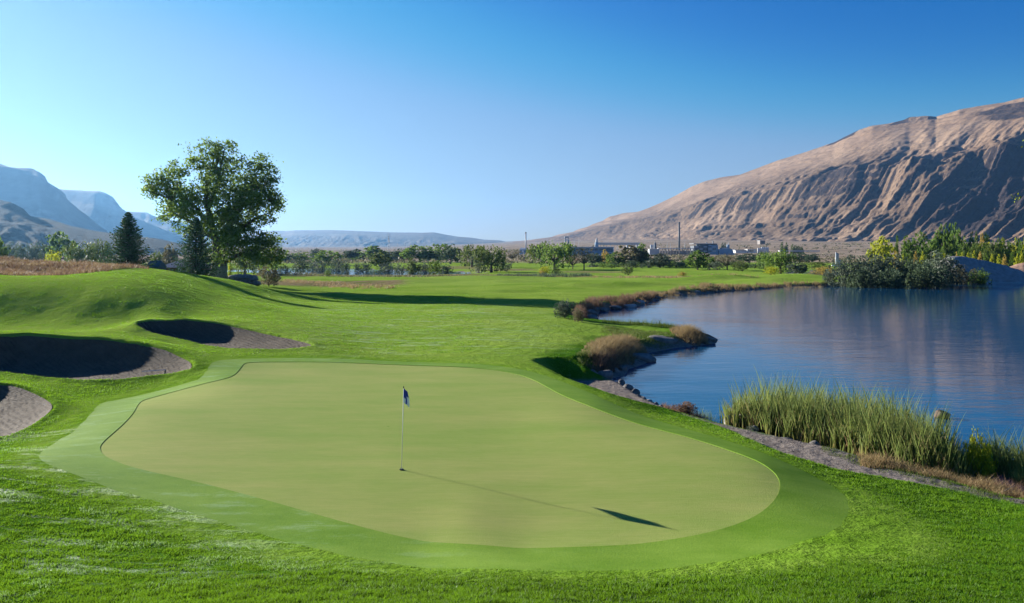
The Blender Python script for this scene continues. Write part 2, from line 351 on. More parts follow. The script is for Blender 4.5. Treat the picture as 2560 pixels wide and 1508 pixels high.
def green_mat():
    m, nt, out = newmat('putting_turf'); t = NT(nt); pos = t.n('ShaderNodeNewGeometry').outputs['Position']
    n1 = t.noise(.30, 6, .65, pos, (0.6, 2.0, 1)); n2 = t.noise(2.2, 5, .6, pos, (.5, 4, 1, .03)); n3 = t.noise(45, 3, .7, pos, (1, 1.6, 1))
    c = t.mix(t.ramp(n1, .35, .65), (0.210, 0.298, 0.058), (0.305, 0.330, 0.095))
    c = t.mix(t.math('MULTIPLY', t.ramp(n2, .35, .7), .35), c, (0.175, 0.25, 0.045))
    c = t.mix(t.math('MULTIPLY', t.ramp(n3, .35, .7), .32), c, (0.15, 0.20, 0.045))
    n5 = t.noise(7, 5, .75, pos, (.45, 2.6, 1, .02)); c = t.mix(t.math('MULTIPLY', t.ramp(n5, .45, .75), .28), c, (0.33, 0.33, 0.13))
    c = t.mix(t.math('MULTIPLY', t.ramp(t.noise(1.1, 8, .8, pos), .60, .72), .35), c, (0.17, 0.24, 0.04))
    b = t.bump(n3, .014, .9); b = t.bump(n5, .01, .7, b)
    nt.links.new(t.pr(c, .9, .03, b), out.inputs[0]); return m
def collar_mat():
    m, nt, out = newmat('collar_turf'); t = NT(nt); pos = t.n('ShaderNodeNewGeometry').outputs['Position']
    n3 = t.noise(22, 4, .7, pos); c = collar_col(t, pos); dw = t.math('MULTIPLY', t.attr('dew'), .3)
    b = t.bump(n3, .012, .7)
    nt.links.new(t.pr(c, t.math('SUBTRACT', .8, t.math('MULTIPLY', dw, .2)), .04, b), out.inputs[0]); return m
def sand_mat():
    m, nt, out = newmat('bunker_sand'); t = NT(nt); pos = t.n('ShaderNodeNewGeometry').outputs['Position']
    n1 = t.noise(1.5, 6, .7, pos); n2 = t.noise(40, 3, .7, pos); n3 = t.noise(5, 4, .6, pos, (.6, 3, 1, .5))
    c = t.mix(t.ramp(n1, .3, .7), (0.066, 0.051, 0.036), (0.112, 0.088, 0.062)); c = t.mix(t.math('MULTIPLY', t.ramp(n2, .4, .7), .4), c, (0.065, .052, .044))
    rk_ = t.n('ShaderNodeTexWave', {'Vector': pos, 'Scale': 1.6, 'Distortion': 5.0, 'Detail': 4.0, 'Detail Scale': 1.2}, bands_direction='DIAGONAL').outputs['Fac']
    b = t.bump(n3, .10, .9); b = t.bump(rk_, .05, .8, b); b = t.bump(n2, .01, .8, b)
    nt.links.new(t.pr(c, .9, .15, b), out.inputs[0]); return m
def water_mat():
    m, nt, out = newmat('lake_water'); t = NT(nt); pos = t.n('ShaderNodeNewGeometry').outputs['Position']
    w1 = t.noise(1.1, 3, .5, pos, (.55, 1.9, 1, -.35)); w2 = t.noise(4.5, 3, .55, pos, (.7, 1.7, 1, -.2)); w3 = t.noise(.22, 3, .5, pos, (.6, 1.6, 1, -.3))
    b = t.bump(w3, .045, .5); b = t.bump(w1, .013, .8, b); b = t.bump(w2, .003, .7, b)
    nt.links.new(t.pr((0.006, 0.056, 0.130), .04, .5, b, IOR=1.33), out.inputs[0]); return m
def hill_mat(name, tanA, tanB, rock, scrub=None, sc=.004):
    m, nt, out = newmat(name); t = NT(nt); pos = t.n('ShaderNodeNewGeometry').outputs['Position']
    c = t.mix(t.ramp(t.noise(sc, 8, .6, pos), .35, .65), tanA, tanB)
    if scrub: c = t.mix(t.math('MULTIPLY', t.ramp(t.noise(sc*12, 6, .75, pos), .50, .60), .7), c, scrub)
    rk = t.attr('rock'); nz = t.noise(sc*6, 8, .72, pos)
    c = t.mix(t.math('MULTIPLY', t.ramp(t.math('ADD', rk, t.math('SUBTRACT', nz, .5)), -.05, .40), .60), c, tuple(x*.42 for x in tanA))
    f = t.ramp(t.math('ADD', rk, t.math('MULTIPLY', t.math('SUBTRACT', nz, .5), 1.1)), .42, .62)
    c = t.mix(f, c, t.mix(t.ramp(t.noise(sc*20, 5, .7, pos), .35, .65), rock, tuple(x*1.8 for x in rock)))
    b = t.bump(t.noise(sc*7, 9, .72, pos), t.math('ADD', 5.0, t.math('MULTIPLY', t.ramp(rk, -.2, .35), 16.0)), .95)
    nt.links.new(t.pr(c, .95, .1, b), out.inputs[0]); return m
def rock_mat(name, a, b_):
    m, nt, out = newmat(name); t = NT(nt); pos = t.n('ShaderNodeTexCoord').outputs['Object']
    n = t.noise(2.5, 6, .7, pos); n2 = t.noise(14, 5, .7, pos)
    c = t.mix(t.ramp(n, .35, .65), a, b_); c = t.mix(t.math('MULTIPLY', t.ramp(n2, .45, .65), .4), c, tuple(x*.5 for x in a))
    nt.links.new(t.pr(c, .85, .25, t.bump(n2, .04, .9)), out.inputs[0]); return m
M = dict(
    ground=terrain_mat(), green=green_mat(), collar=collar_mat(), sand=sand_mat(), water=water_mat(),
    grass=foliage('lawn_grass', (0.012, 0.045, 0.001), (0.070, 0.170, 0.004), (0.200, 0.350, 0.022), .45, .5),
    dewy_sunstreak=foliage('dewy_sunstreak_grass', (0.07, 0.16, 0.02), (0.17, 0.29, 0.08), (0.36, 0.50, 0.22), .4, .4, None, .4),  # dew tone, also used to paint the sun-caught streak
    cotton=foliage('cottonwood_leaves', (0.040, 0.090, 0.020), (0.092, 0.170, 0.032), (0.19, 0.27, 0.050), .5),
    oak=foliage('green_leaves', (0.030, 0.072, 0.016), (0.070, 0.135, 0.024), (0.15, 0.22, 0.040), .5),
    willow=foliage('willow_leaves', (0.040, 0.070, 0.014), (0.080, 0.122, 0.022), (0.14, 0.18, 0.038), .28),
    yellow=foliage('yellow_leaves', (0.13, 0.16, 0.015), (0.26, 0.30, 0.02), (0.42, 0.42, 0.03), .5),
    orange=foliage('orange_leaves', (0.22, 0.15, 0.03), (0.34, 0.24, 0.05), (0.42, 0.32, 0.08), .4),
    poplar=foliage('poplar_leaves', (0.030, 0.075, 0.010), (0.060, 0.120, 0.014), (0.13, 0.19, 0.02), .45),
    silver=foliage('silver_leaves', (0.040, 0.060, 0.038), (0.080, 0.108, 0.068), (0.17, 0.205, 0.135), .18),
    olive=foliage('olive_leaves', (0.085, 0.085, 0.045), (0.13, 0.125, 0.065), (0.19, 0.17, 0.09), .3),
    blue=foliage('grey_green_leaves', (0.035, 0.062, 0.035), (0.06, 0.095, 0.05), (0.10, 0.14, 0.07), .3),
    spruce=foliage('spruce_needles', (0.014, 0.042, 0.020), (0.032, 0.080, 0.034), (0.065, 0.130, 0.050), .25),
    reed=foliage('reed_blades', (0.23, 0.17, 0.06), (0.100, 0.150, 0.028), (0.24, 0.29, 0.090), .4),
    dry=foliage('dry_grass', (0.12, 0.065, 0.035), (0.25, 0.17, 0.085), (0.36, 0.29, 0.14), .35),
    red=foliage('red_brown_brush', (0.09, 0.045, 0.035), (0.17, 0.095, 0.065), (0.28, 0.19, 0.11), .3),
    bark=flat('bark', (0.085, 0.065, 0.05), .9, .35, 3, bump=.05), pale_bark=flat('pale_bark', (0.20, 0.20, 0.19), .9, .3, 3, bump=.05),
    rock=rock_mat('grey_basalt', (0.10, 0.095, 0.09), (0.22, 0.205, 0.19)), brown_rock=rock_mat('brown_stone', (0.07, 0.05, 0.04), (0.15, 0.11, 0.085)), pale_rock=rock_mat('pale_stone', (0.26, 0.25, 0.25), (0.42, 0.40, 0.38)),
    gravel=flat('gravel_pile', (0.24, 0.23, 0.22), .95, .25, 1.2, bump=.25), redsoil=flat('red_soil', (0.36, 0.22, 0.15), .95, .2, .6, bump=.3),
    wwall=flat('pale_cladding', (0.46, 0.47, 0.48), .6, .1, .2), white=flat('white_paint', (0.72, 0.72, 0.70), .5, .05), steel=flat('grey_steel', (0.34, 0.37, 0.40), .5, .12, .2), dsteel=flat('dark_steel', (0.085, 0.10, 0.12), .6, .3, .2),
    bluem=flat('blue_cladding', (0.16, 0.26, 0.38), .6, .12, .1), roofw=flat('pale_roof', (0.48, 0.49, 0.50), .5, .08, .1), conc=flat('concrete', (0.22, 0.20, 0.19), .85, .12, .3),
    brown=flat('brown_siding', (0.12, 0.075, 0.055), .8, .2, 2), shingle=flat('grey_shingles', (0.34, 0.30, 0.31), .85, .2, 4, bump=.02),
    green_metal=flat('dark_teal_metal', (0.022, 0.055, 0.060), .5, .2, 1), glass=flat('dark_window', (0.03, 0.04, 0.05), .15, .1, spec=.6),
    flagb=flat('blue_cloth', (0.006, 0.028, 0.30), .7, .08, 8), flagw=flat('white_cloth', (0.75, 0.76, 0.80), .7, .04, 8), black=flat('black_rubber', (0.012, 0.012, 0.013), .5, .1),
    wood=flat('driftwood', (0.33, 0.24, 0.18), .85, .25, 6, bump=.02))
M['hillR'] = hill_mat('dry_mountain', (0.215, 0.142, 0.088), (0.320, 0.225, 0.148), (0.036, 0.027, 0.025), (0.130, 0.086, 0.058))
M['hillL'] = hill_mat('far_ridge', (0.13, 0.105, 0.08), (0.20, 0.16, 0.12), (0.05, 0.045, 0.04))
M['hillN'] = hill_mat('scrub_slope', (0.016, 0.024, 0.015), (0.036, 0.034, 0.022), (0.01, 0.015, 0.011), (0.01, 0.017, 0.01), .01)

# ------------------------------------------------------------------ ground: one sheet from the camera's feet to the hills
def build_ground():
    th = [-math.pi]
    while th[-1] < math.pi-1e-6:
        a = abs(th[-1]); step = math.radians(0.145 if a < math.radians(35.5) else (0.6 if a < math.radians(60) else 3.0))
        th.append(min(th[-1]+step, math.pi))
    th = np.array(th); r = [1.2]
    while r[-1] < 9000:
        d = r[-1]; k = 0.03 if d < 8 else (0.009 if d < 22 else (0.0052 if d < 33 else 0.0042 if d < 57 else (0.009 if d < 200 else 0.028)))
        r.append(d*(1+k))
    r = np.array(r); R, T = np.meshgrid(r, th, indexing='ij'); x = (R*np.sin(T)).ravel(); y = (R*np.cos(T)).ravel()
    x = np.append(x, 0.0); y = np.append(y, 0.0)
    z = hfun(x, y); nr, nt_ = R.shape; print('ground grid', nr, nt_)
    rr = np.hypot(x, y); u, _ = uv_(x, y)
    # putting surface lies on top of the ground sheet
    n = np.arange(nr-1)[:, None]*nt_+np.arange(nt_-1)[None, :]
    f = np.stack([n, n+1, n+nt_+1, n+nt_], -1).reshape(-1, 4)[:, ::-1]
    px = 1280+F*x/np.maximum(y, .1); py = HOR+F*(H-z)/np.maximum(y, .1)
    def soft(poly, w, m=6):
        a = np.zeros(x.shape); i = np.nonzero((x > poly[:, 0].min()-m) & (x < poly[:, 0].max()+m) & (y > poly[:, 1].min()-m) & (y < poly[:, 1].max()+m))[0]
        s = sdist(x[i], y[i], poly)+fbm(x[i]/(w*2), y[i]/(w*2), 3)*w; a[i] = sstep(-w, w, s); return a
    dry = soft(tanp, 3.0, 12)
    dl = np.full(x.shape, 99.0); i = np.nonzero((x > -5) & (rr < 260))[0]; dl[i] = -sdist(x[i], y[i], lake)
    dry = np.maximum(dry, (1-sstep(.6, 2.2, dl+fbm(x/2.5, y/2.5, 3)*1.2))*sstep(50, 60, rr))
    for (pa, pb, d0, d1, am) in ((560, 1010, 150, 172, .9), (560, 1330, 212, 224, .9), (1240, 1480, 196, 206, .8), (1560, 1960, 190, 200, .55), (1180, 1340, 268, 300, .7), (1400, 1560, 240, 262, .8), (1060, 1210, 300, 350, .7)):
        inx = sstep(pa-30, pa+30, px)*(1-sstep(pb-30, pb+30, px)); nn = fbm(x/12, y/6, 3)*4
        dry = np.maximum(dry, am*inx*sstep(d0-2, d0+2, rr+nn)*(1-sstep(d1-2, d1+2, rr+nn)))
    far = sstep(420, 560, rr+fbm(x/60, y/60, 3)*60)
    gravel = np.maximum(soft(beach, .25), soft(path, .35)); gravel = np.maximum(gravel, (z < 0.16)*(rr < 400)*1.0)
    gravel = np.maximum(gravel, (1-sstep(.2, 1.0, dl+fbm(x/1.5, y/1.5, 3)*.5))*(rr < 60))
    cd = np.full(x.shape, -99.); i = np.nonzero(rr < 60)[0]; cd[i] = sdist(x[i], y[i], collar)
    lush = (1-sstep(24, 50, rr))*sstep(.0, 1.5, -cd)
    lush = lush; lush = np.clip(lush+.35*fbm(x/6, y/6, 3), 0, 1)*(rr < 160)
    lush = np.maximum(lush, (1-sstep(2.5, 5, dl+fbm(x/2, y/2, 2)))*(rr < 75)*sstep(1300, 1350, px))
    mow = (1-sstep(.4, 1, ((x-(1050-1280)/F*150)/30)**2+((y-158)/16)**2))*.5
    mow = np.maximum(mow, .6*(1-sstep(.2, 1.2, ((x+8)/11)**2+((y-56)/9)**2+.5*fbm(x/4, y/3, 3))))
    mow = np.maximum(mow, .75*(1-sstep(.5, 1., ((x-12)/34)**2+((y-186)/9)**2)))
    dew = (1-sstep(500, 1700, px))*sstep(11.5, 13.5, rr)*(1-sstep(26, 32, rr))
    dew = np.maximum(dew, .5*sstep(700, 900, px)*(1-sstep(1200, 1500, px))*sstep(40, 48, rr)*(1-sstep(75, 100, rr)))
    o = link('ground', mesh('ground', np.stack([x, y, z], 1), f, dict(dry=dry, far=far, gravel=gravel, lush=lush, mow=mow, dew=dew, collar=(1-sstep(.0, .9, -cd+.3*fbm(x/.8, y/.8, 2)))), True), M['ground'])
    tag(o, kind='structure')
    # centre cap
    c = [(0, 0, 5.0)]+[(1.2*math.sin(a), 1.2*math.cos(a), float(zz)) for a, zz in zip(th, z[:nt_])]
    MB().poly(c, [(0, i+2, i+1) for i in range(nt_-1)]).build('ground_centre', M['ground'])['kind'] = 'structure'
build_ground()

def sheet(name, poly, mat, zf, inner=None, rings=40, skirt=.12, attrs=None, parent=None):
    """fills an outline with rings; inner gives the hole outline (same point count)"""
    poly = poly[:, :2]; n = len(poly); c = poly.mean(0); ts = np.linspace(0, 1, rings+1)
    if inner is None: pts = [poly*(1-t)+c*t for t in ts[:-1]]+[np.repeat(c[None], n, 0)+(poly-c)*.004]
    else: pts = [poly*(1-t)+inner*t for t in ts]
    P = np.concatenate(pts); z = zf(P[:, 0], P[:, 1]); V = np.column_stack([P, z])
    R_ = len(pts)
    up_ = V[:n].copy(); top = V[:n].copy(); top[:, 2] -= skirt; V = np.concatenate([V, top, up_]); sk = R_*n; ku = sk+n
    k = np.arange(n); k1 = (k+1) % n; f = []
    for i in range(R_-1): f.append(np.stack([i*n+k, i*n+k1, (i+1)*n+k1, (i+1)*n+k], 1))
    f.append(np.stack([sk+k, sk+k1, ku+k1, ku+k], 1))
    if inner is not None:
        ub = V[(R_-1)*n:R_*n].copy(); bot = ub.copy(); bot[:, 2] -= skirt; b0 = len(V); V = np.concatenate([V, bot, ub]); b1 = b0+n
        f.append(np.stack([b1+k, b1+k1, b0+k1, b0+k], 1))
    f = np.concatenate(f)
    ori = np.sum(poly[:, 0]*np.roll(poly[:, 1], -1)-np.roll(poly[:, 0], -1)*poly[:, 1])
    if ori < 0: f = f[:, ::-1]
    at_ = {a: fn(V[:, 0], V[:, 1]) for a, fn in (attrs or {}).items()}
    return link(name, mesh(name, V, f, at_, True), mat, parent)
def resample(poly, n, ref):
    """point on poly seen from the centre of ref in the direction of each ref point's ray: nearest matching by angle"""
    c = ref.mean(0)[:2]; out = []
    A = poly[:, :2]; B = np.roll(A, -1, 0)
    for p in ref[:, :2]:
        d = p-c; best = None
        for a, b in zip(A, B):
            e = b-a; det = d[0]*(-e[1])+e[0]*d[1]
            if abs(det) < 1e-12: continue
            w = a-c; t = (w[0]*(-e[1])+e[0]*w[1])/det; s = (d[0]*w[1]-d[1]*w[0])/det
            if t > 0 and 0 <= s <= 1 and (best is None or t > best): best = t
        out.append(c+d*(best or 1.05))
    return np.array(out)
hb = lambda x, y: hfun(x, y, False)
gz = sheet('putting_green', green, M['green'], lambda x, y: hb(x, y)+.030, rings=60, skirt=.02); tag(gz, kind='structure')
col_out = resample(collar, 0, green)
for _ in range(60): col_out = (col_out*2+np.roll(col_out, 1, 0)+np.roll(col_out, -1, 0))/4
dewf = lambda x, y: 1-sstep(500, 1700, 1280+F*x/y)
co = sheet('collar_grass', col_out, M['collar'], lambda x, y: hb(x, y)-.016+.062*np.clip(1-(-sdist(x, y, green))/2.0, 0, 1), inner=green, rings=22, skirt=.03, attrs=dict(dew=dewf)); tag(co, kind='structure')
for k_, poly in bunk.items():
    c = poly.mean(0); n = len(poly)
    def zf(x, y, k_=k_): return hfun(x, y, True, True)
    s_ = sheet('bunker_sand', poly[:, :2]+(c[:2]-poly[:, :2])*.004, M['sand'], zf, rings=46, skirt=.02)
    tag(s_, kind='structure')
def rectwater(name, x0, x1, y0, y1, nx=2, ny=2):
    o = link(name, mesh(name, [(x0, y0, 0), (x1, y0, 0), (x1, y1, 0), (x0, y1, 0)], [(0, 1, 2, 3)]), M['water']); return tag(o, kind='structure')
rectwater('lake_water', 4.5, 440, -70, 205)
rectwater('far_lake_water', farlake[:, 0].min()-3, farlake[:, 0].max()+3, farlake[:, 1].min()-3, farlake[:, 1].max()+3)
rectwater('pond_water', pond[:, 0].min()-3, pond[:, 0].max()+3, pond[:, 1].min()-3, pond[:, 1].max()+3)
rectwater('mere_water', mere[:, 0].min()-3, mere[:, 0].max()+3, mere[:, 1].min()-3, mere[:, 1].max()+3)

# ------------------------------------------------------------------ hills
def hill(name, mat, sil, base, nu, nt, prof, amp, fu, ft, cliff=0.0, seed=0, lean=0.0, rockb=0.0, back=.25, rs=1.0):
    """sil / base: (px, py, depth) along the ridge and (px, depth) along the foot"""
    sil = np.array(sil, float); base = np.array(base, float); u = np.linspace(0, 1, nu)
    ps = sil[0, 0]+(sil[-1, 0]-sil[0, 0])*u; sy = np.interp(ps, sil[:, 0], sil[:, 1]); sd = np.interp(ps, sil[:, 0], sil[:, 2])
    pb = base[0, 0]+(base[-1, 0]-base[0, 0])*u; bd = np.interp(pb, base[:, 0], base[:, 1])
    RX = (ps-1280)/F*sd; RY = sd; RZ = H-(sy-HOR)/F*sd
    BX = (pb-1280)/F*bd; BY = bd; BZ = base_h(BX, BY)-6
    t = np.concatenate([np.linspace(0, 1, nt), 1+np.linspace(0, 1, 10)[1:]*back]); U, Tt = np.meshgrid(u, t, indexing='ij')
    tc = np.clip(Tt, 0, 1); warp = fbm(U*fu*.25+seed, tc*1.5, 3)*.10*np.sin(tc*math.pi)
    g = np.interp(np.clip(tc+warp, 0, 1), prof[0], prof[1])
    over = np.maximum(Tt-1, 0)
    kk = max(3, nu//18); ker = np.hanning(kk*2+1); ker /= ker.sum(); RZs = np.convolve(np.pad(RZ, kk, mode='edge'), ker, 'valid'); RZf = RZ[:, None]*sstep(.90, 1, tc)+RZs[:, None]*(1-sstep(.90, 1, tc))
    X = BX[:, None]+(RX-BX)[:, None]*Tt; Y = BY[:, None]+(RY-BY)[:, None]*Tt; Z = BZ[:, None]+(RZf-BZ[:, None])*g
    hgt = (RZ-BZ)[:, None]/max(1, (RZ-BZ).max())
    hgt = np.clip(hgt, 1e-4, None); U = U-lean*tc*hgt**.7
    w = fbm(U*fu*.6+9, tc*ft+seed, 3)*.35
    n1 = ridged(U*fu*.32+w+seed, tc*ft*.55+w, 3)-.6; n2 = ridged(U*fu+w*2+seed, tc*ft+4, 5, .55)-.6; n3 = fbm(U*fu*5, tc*ft*9+seed, 4, .6)
    env = np.clip(np.sin(np.clip(tc, 0, 1)**.8*math.pi), 0, 1)**.7
    up = 1-.80*sstep(.48, .74, tc+.1*perlin(U*fu*.15, tc*2)); Z = Z+amp*hgt**.6*env*(.85*n1*(.12+.88*up)+.72*n2*up)+amp*.24*hgt**.5*n3*env*up+amp*.03*n3*np.minimum(hgt*3, 1)
    if cliff: 
        cb = sstep(0, .25, perlin(U*fu*.5+seed*3, tc*6)); 
        q = amp*.55; zz = Z/q; fr = zz-np.floor(zz); Z = Z*(1-cliff*cb)+cliff*cb*q*(np.floor(zz)+sstep(.35, .75, fr))
    Z = Z-over*(RZ-BZ)[:, None]*.18-over*over*8
    dzt = np.gradient(Z, axis=1)/np.maximum(np.hypot(np.gradient(X, axis=1), np.gradient(Y, axis=1)), 1e-3)
    rock = .75*sstep(.42, .95, np.abs(dzt)*rs)+rockb+.75*fbm(U*fu*.35+3+seed, tc*1.8+seed, 4)+.10-.5*sstep(.62, .8, tc)
    if name == 'mountain_right':
        uu = np.linspace(0, 1, nu)[:, None]+.006*perlin(tc*14, tc*9); rock = rock+.28*sstep(.08, .2, tc)*(1-sstep(.5, .64, tc+.12*perlin(uu*18, tc*3)))
        rock = rock+1.3*sstep(.338+.10*(.93-tc), .352+.10*(.93-tc), uu)*sstep(.74, .77, tc+.02*perlin(uu*60, tc))*(1-sstep(.92, .95, tc+.02*perlin(uu*50, tc)))
        for ua, ub, ta in ((.285, .302, .975), (.235, .262, .985)): rock = rock+1.2*sstep(ua, ua+.004, uu)*(1-sstep(ub-.004, ub, uu))*sstep(ta-.025, ta-.01, tc)
    rock = rock*sstep(.04, .16, tc)
    V = np.stack([X, Y, Z], -1).reshape(-1, 3); m = len(t); n = np.arange(nu-1)[:, None]*m+np.arange(m-1)[None]
    f = np.stack([n, n+m, n+m+1, n+1], -1).reshape(-1, 4)
    o = link(name, mesh(name, V, f, dict(rock=rock.ravel()), True), mat); return tag(o, kind='structure')
R_sil = [(1285, 606, 5200), (1330, 603, 5150), (1400, 590, 5000), (1450, 573, 4900), (1480, 562, 4800), (1510, 550, 4750), (1525, 541, 4700), (1560, 533, 4650), (1600, 529, 4550),
         (1650, 508, 4450), (1690, 489, 4350), (1730, 466, 4250), (1760, 454, 4200), (1800, 444, 4150), (1850, 437, 4050), (1900, 418, 4000), (1950, 399, 3900),
         (2000, 385, 3850), (2050, 368, 3800), (2085, 356, 3750), (2110, 343, 3700), (2150, 324, 3650), (2180, 314, 3600), (2262, 300, 3550), (2275, 292, 3550), (2320, 290, 3500),
         (2340, 292, 3500), (2400, 274, 3400), (2460, 263, 3350), (2510, 256, 3300), (2560, 243, 3250), (2700, 215, 3150), (3000, 190, 2900), (3500, 200, 2500), (4600, 230, 2100)]
hill('mountain_right', M['hillR'], R_sil, [(1275, 4700), (1400, 4150), (1500, 3700), (1750, 2900), (2000, 2420), (2300, 2080), (2560, 1880), (3000, 1550), (3600, 1250), (4600, 900)],
     950, 220, ([0, .1, .28, .42, .50, .60, .78, 1], [0, .03, .17, .36, .55, .62, .80, 1]), 55, 40, 1.5, .3, 11, lean=.13, rs=.85)
mesa = ([0, .25, .6, .82, .9, 1], [0, .10, .42, .74, .95, 1])
hill('hills_far', M['hillL'], [(560, 600, 8200), (640, 583, 8200), (680, 577, 8200), (715, 578, 8200), (740, 576, 8000), (830, 575.5, 8000), (900, 578, 7900), (980, 581, 7800), (1060, 582, 7700),
     (1085, 581, 7700), (1110, 586, 7700), (1145, 592, 7700), (1175, 594, 7700), (1210, 599, 7700), (1250, 601, 7700), (1275, 607, 7700), (1300, 616, 7700)],
     [(500, 5600), (900, 5500), (1310, 6500)], 300, 50, ([0, .5, 1], [0, .45, 1]), 32, 12, 1.2, 0, 3)
hill('ridge_left_third', M['hillL'], [(240, 545, 6000), (305, 528, 6000), (368, 531, 6000), (378, 537, 5950), (400, 546, 5900), (440, 552, 5900), (480, 562, 5900), (560, 590, 5900), (640, 622, 5800)],
     [(150, 3900), (400, 4000), (660, 4800)], 180, 60, mesa, 28, 10, 1.2, .3, 5)
hill('ridge_left_second', M['hillL'], [(60, 470, 4700), (140, 472, 4700), (190, 476, 4650), (250, 478, 4600), (262, 482, 4600), (283, 493, 4550), (290, 505, 4550), (305, 522, 4500), (340, 545, 4500), (400, 570, 4450), (470, 600, 4400), (540, 622, 4400)],
     [(-100, 3000), (250, 3100), (560, 3800)], 200, 60, mesa, 28, 9, 1.2, .35, 8)
hill('ridge_left_first', M['hillL'], [(-1500, 340, 3000), (-700, 360, 3100), (-200, 395, 3200), (0, 409, 3200), (25, 418, 3200), (80, 421, 3200), (100, 431, 3150), (112, 440, 3150), (120, 456, 3150), (150, 474, 3100), (163, 485, 3100), (170, 505, 3100),
     (220, 540, 3050), (260, 575, 3000), (300, 600, 3000), (340, 622, 3000)],
     [(-1700, 1700), (-300, 2000), (100, 2200), (360, 2700)], 260, 70, mesa, 26, 24, 1.4, .35, 2)
hill('scrub_hill_left', M['hillN'], [(-1400, 430, 1500), (-500, 470, 1500), (0, 500, 1500), (30, 507, 1500), (60, 523, 1500), (75, 540, 1500), (130, 550, 1480), (180, 566, 1450), (240, 578, 1450), (300, 586, 1450), (400, 598, 1450), (480, 616, 1450), (560, 628, 1450)],
     [(-1500, 900), (0, 850), (300, 1000), (600, 1300)], 240, 70, ([0, .3, .7, 1], [0, .18, .6, 1]), 26, 18, 1.6, 0, 6, rs=1.2)

# ------------------------------------------------------------------ foliage generators (unit trees, scaled by their Empty)
rng = np.random.RandomState(3)
def quads(C, size, tint, r, flat_=0.0, aspect=.62, drop=None):
    n = len(C); a = r.normal(size=(n, 3)); a[:, 2] *= (1-flat_)
    if drop is not None: a = a*.35+np.array(drop)
    a /= np.linalg.norm(a, axis=1)[:, None]+1e-9
    b = np.cross(a, r.normal(size=(n, 3))); b /= np.linalg.norm(b, axis=1)[:, None]+1e-9
    s = (size*(0.6+.8*r.rand(n)))[:, None]; a = a*s*.5; b = b*s*.5*aspect
    V = np.stack([C-a, C+b*.9, C+a, C-b], 1).reshape(-1, 3); f = np.arange(n*4).reshape(-1, 4)
    return V, f, np.repeat(tint, 4)
def clumps(lobes, nclump, nleaf, spread, r, shell=.55):
    """lobes: (x, y, z, rx, ry, rz); leaves gather round clump centres on the lobes' outer shell"""
    L = np.array(lobes, float); w = (L[:, 3]*L[:, 4]*L[:, 5])**(2/3); w /= w.sum()
    k = r.choice(len(L), nclump, p=w); d = r.normal(size=(nclump, 3)); d /= np.linalg.norm(d, axis=1)[:, None]
    rad = shell+(1-shell)*r.rand(nclump)**.6
    C = L[k, :3]+d*L[k, 3:]*rad[:, None]
    ct = np.clip(.5+.22*r.normal(size=nclump), 0, 1)
    i = np.repeat(np.arange(nclump), nleaf); sp = spread*(.6+.8*r.rand(nclump))[i]
    P_ = C[i]+r.normal(size=(len(i), 3))*sp[:, None]*np.array([1, 1, .75]); ti = np.clip(ct[i]+.16*r.normal(size=len(i)), 0, 1)
    return C, P_, ti
def branches(mb, base, fork, tips, r0, r, n=6):
    for T in tips:
        T = np.array(T); mid = (np.array(fork)*.55+T*.45)+np.array([0, 0, -.04*abs(T[2]-fork[2])])+r.normal(size=3)*.01
        mb.tube([fork, tuple(mid), tuple(T)], [r0, r0*.6, r0*.12], n, False)
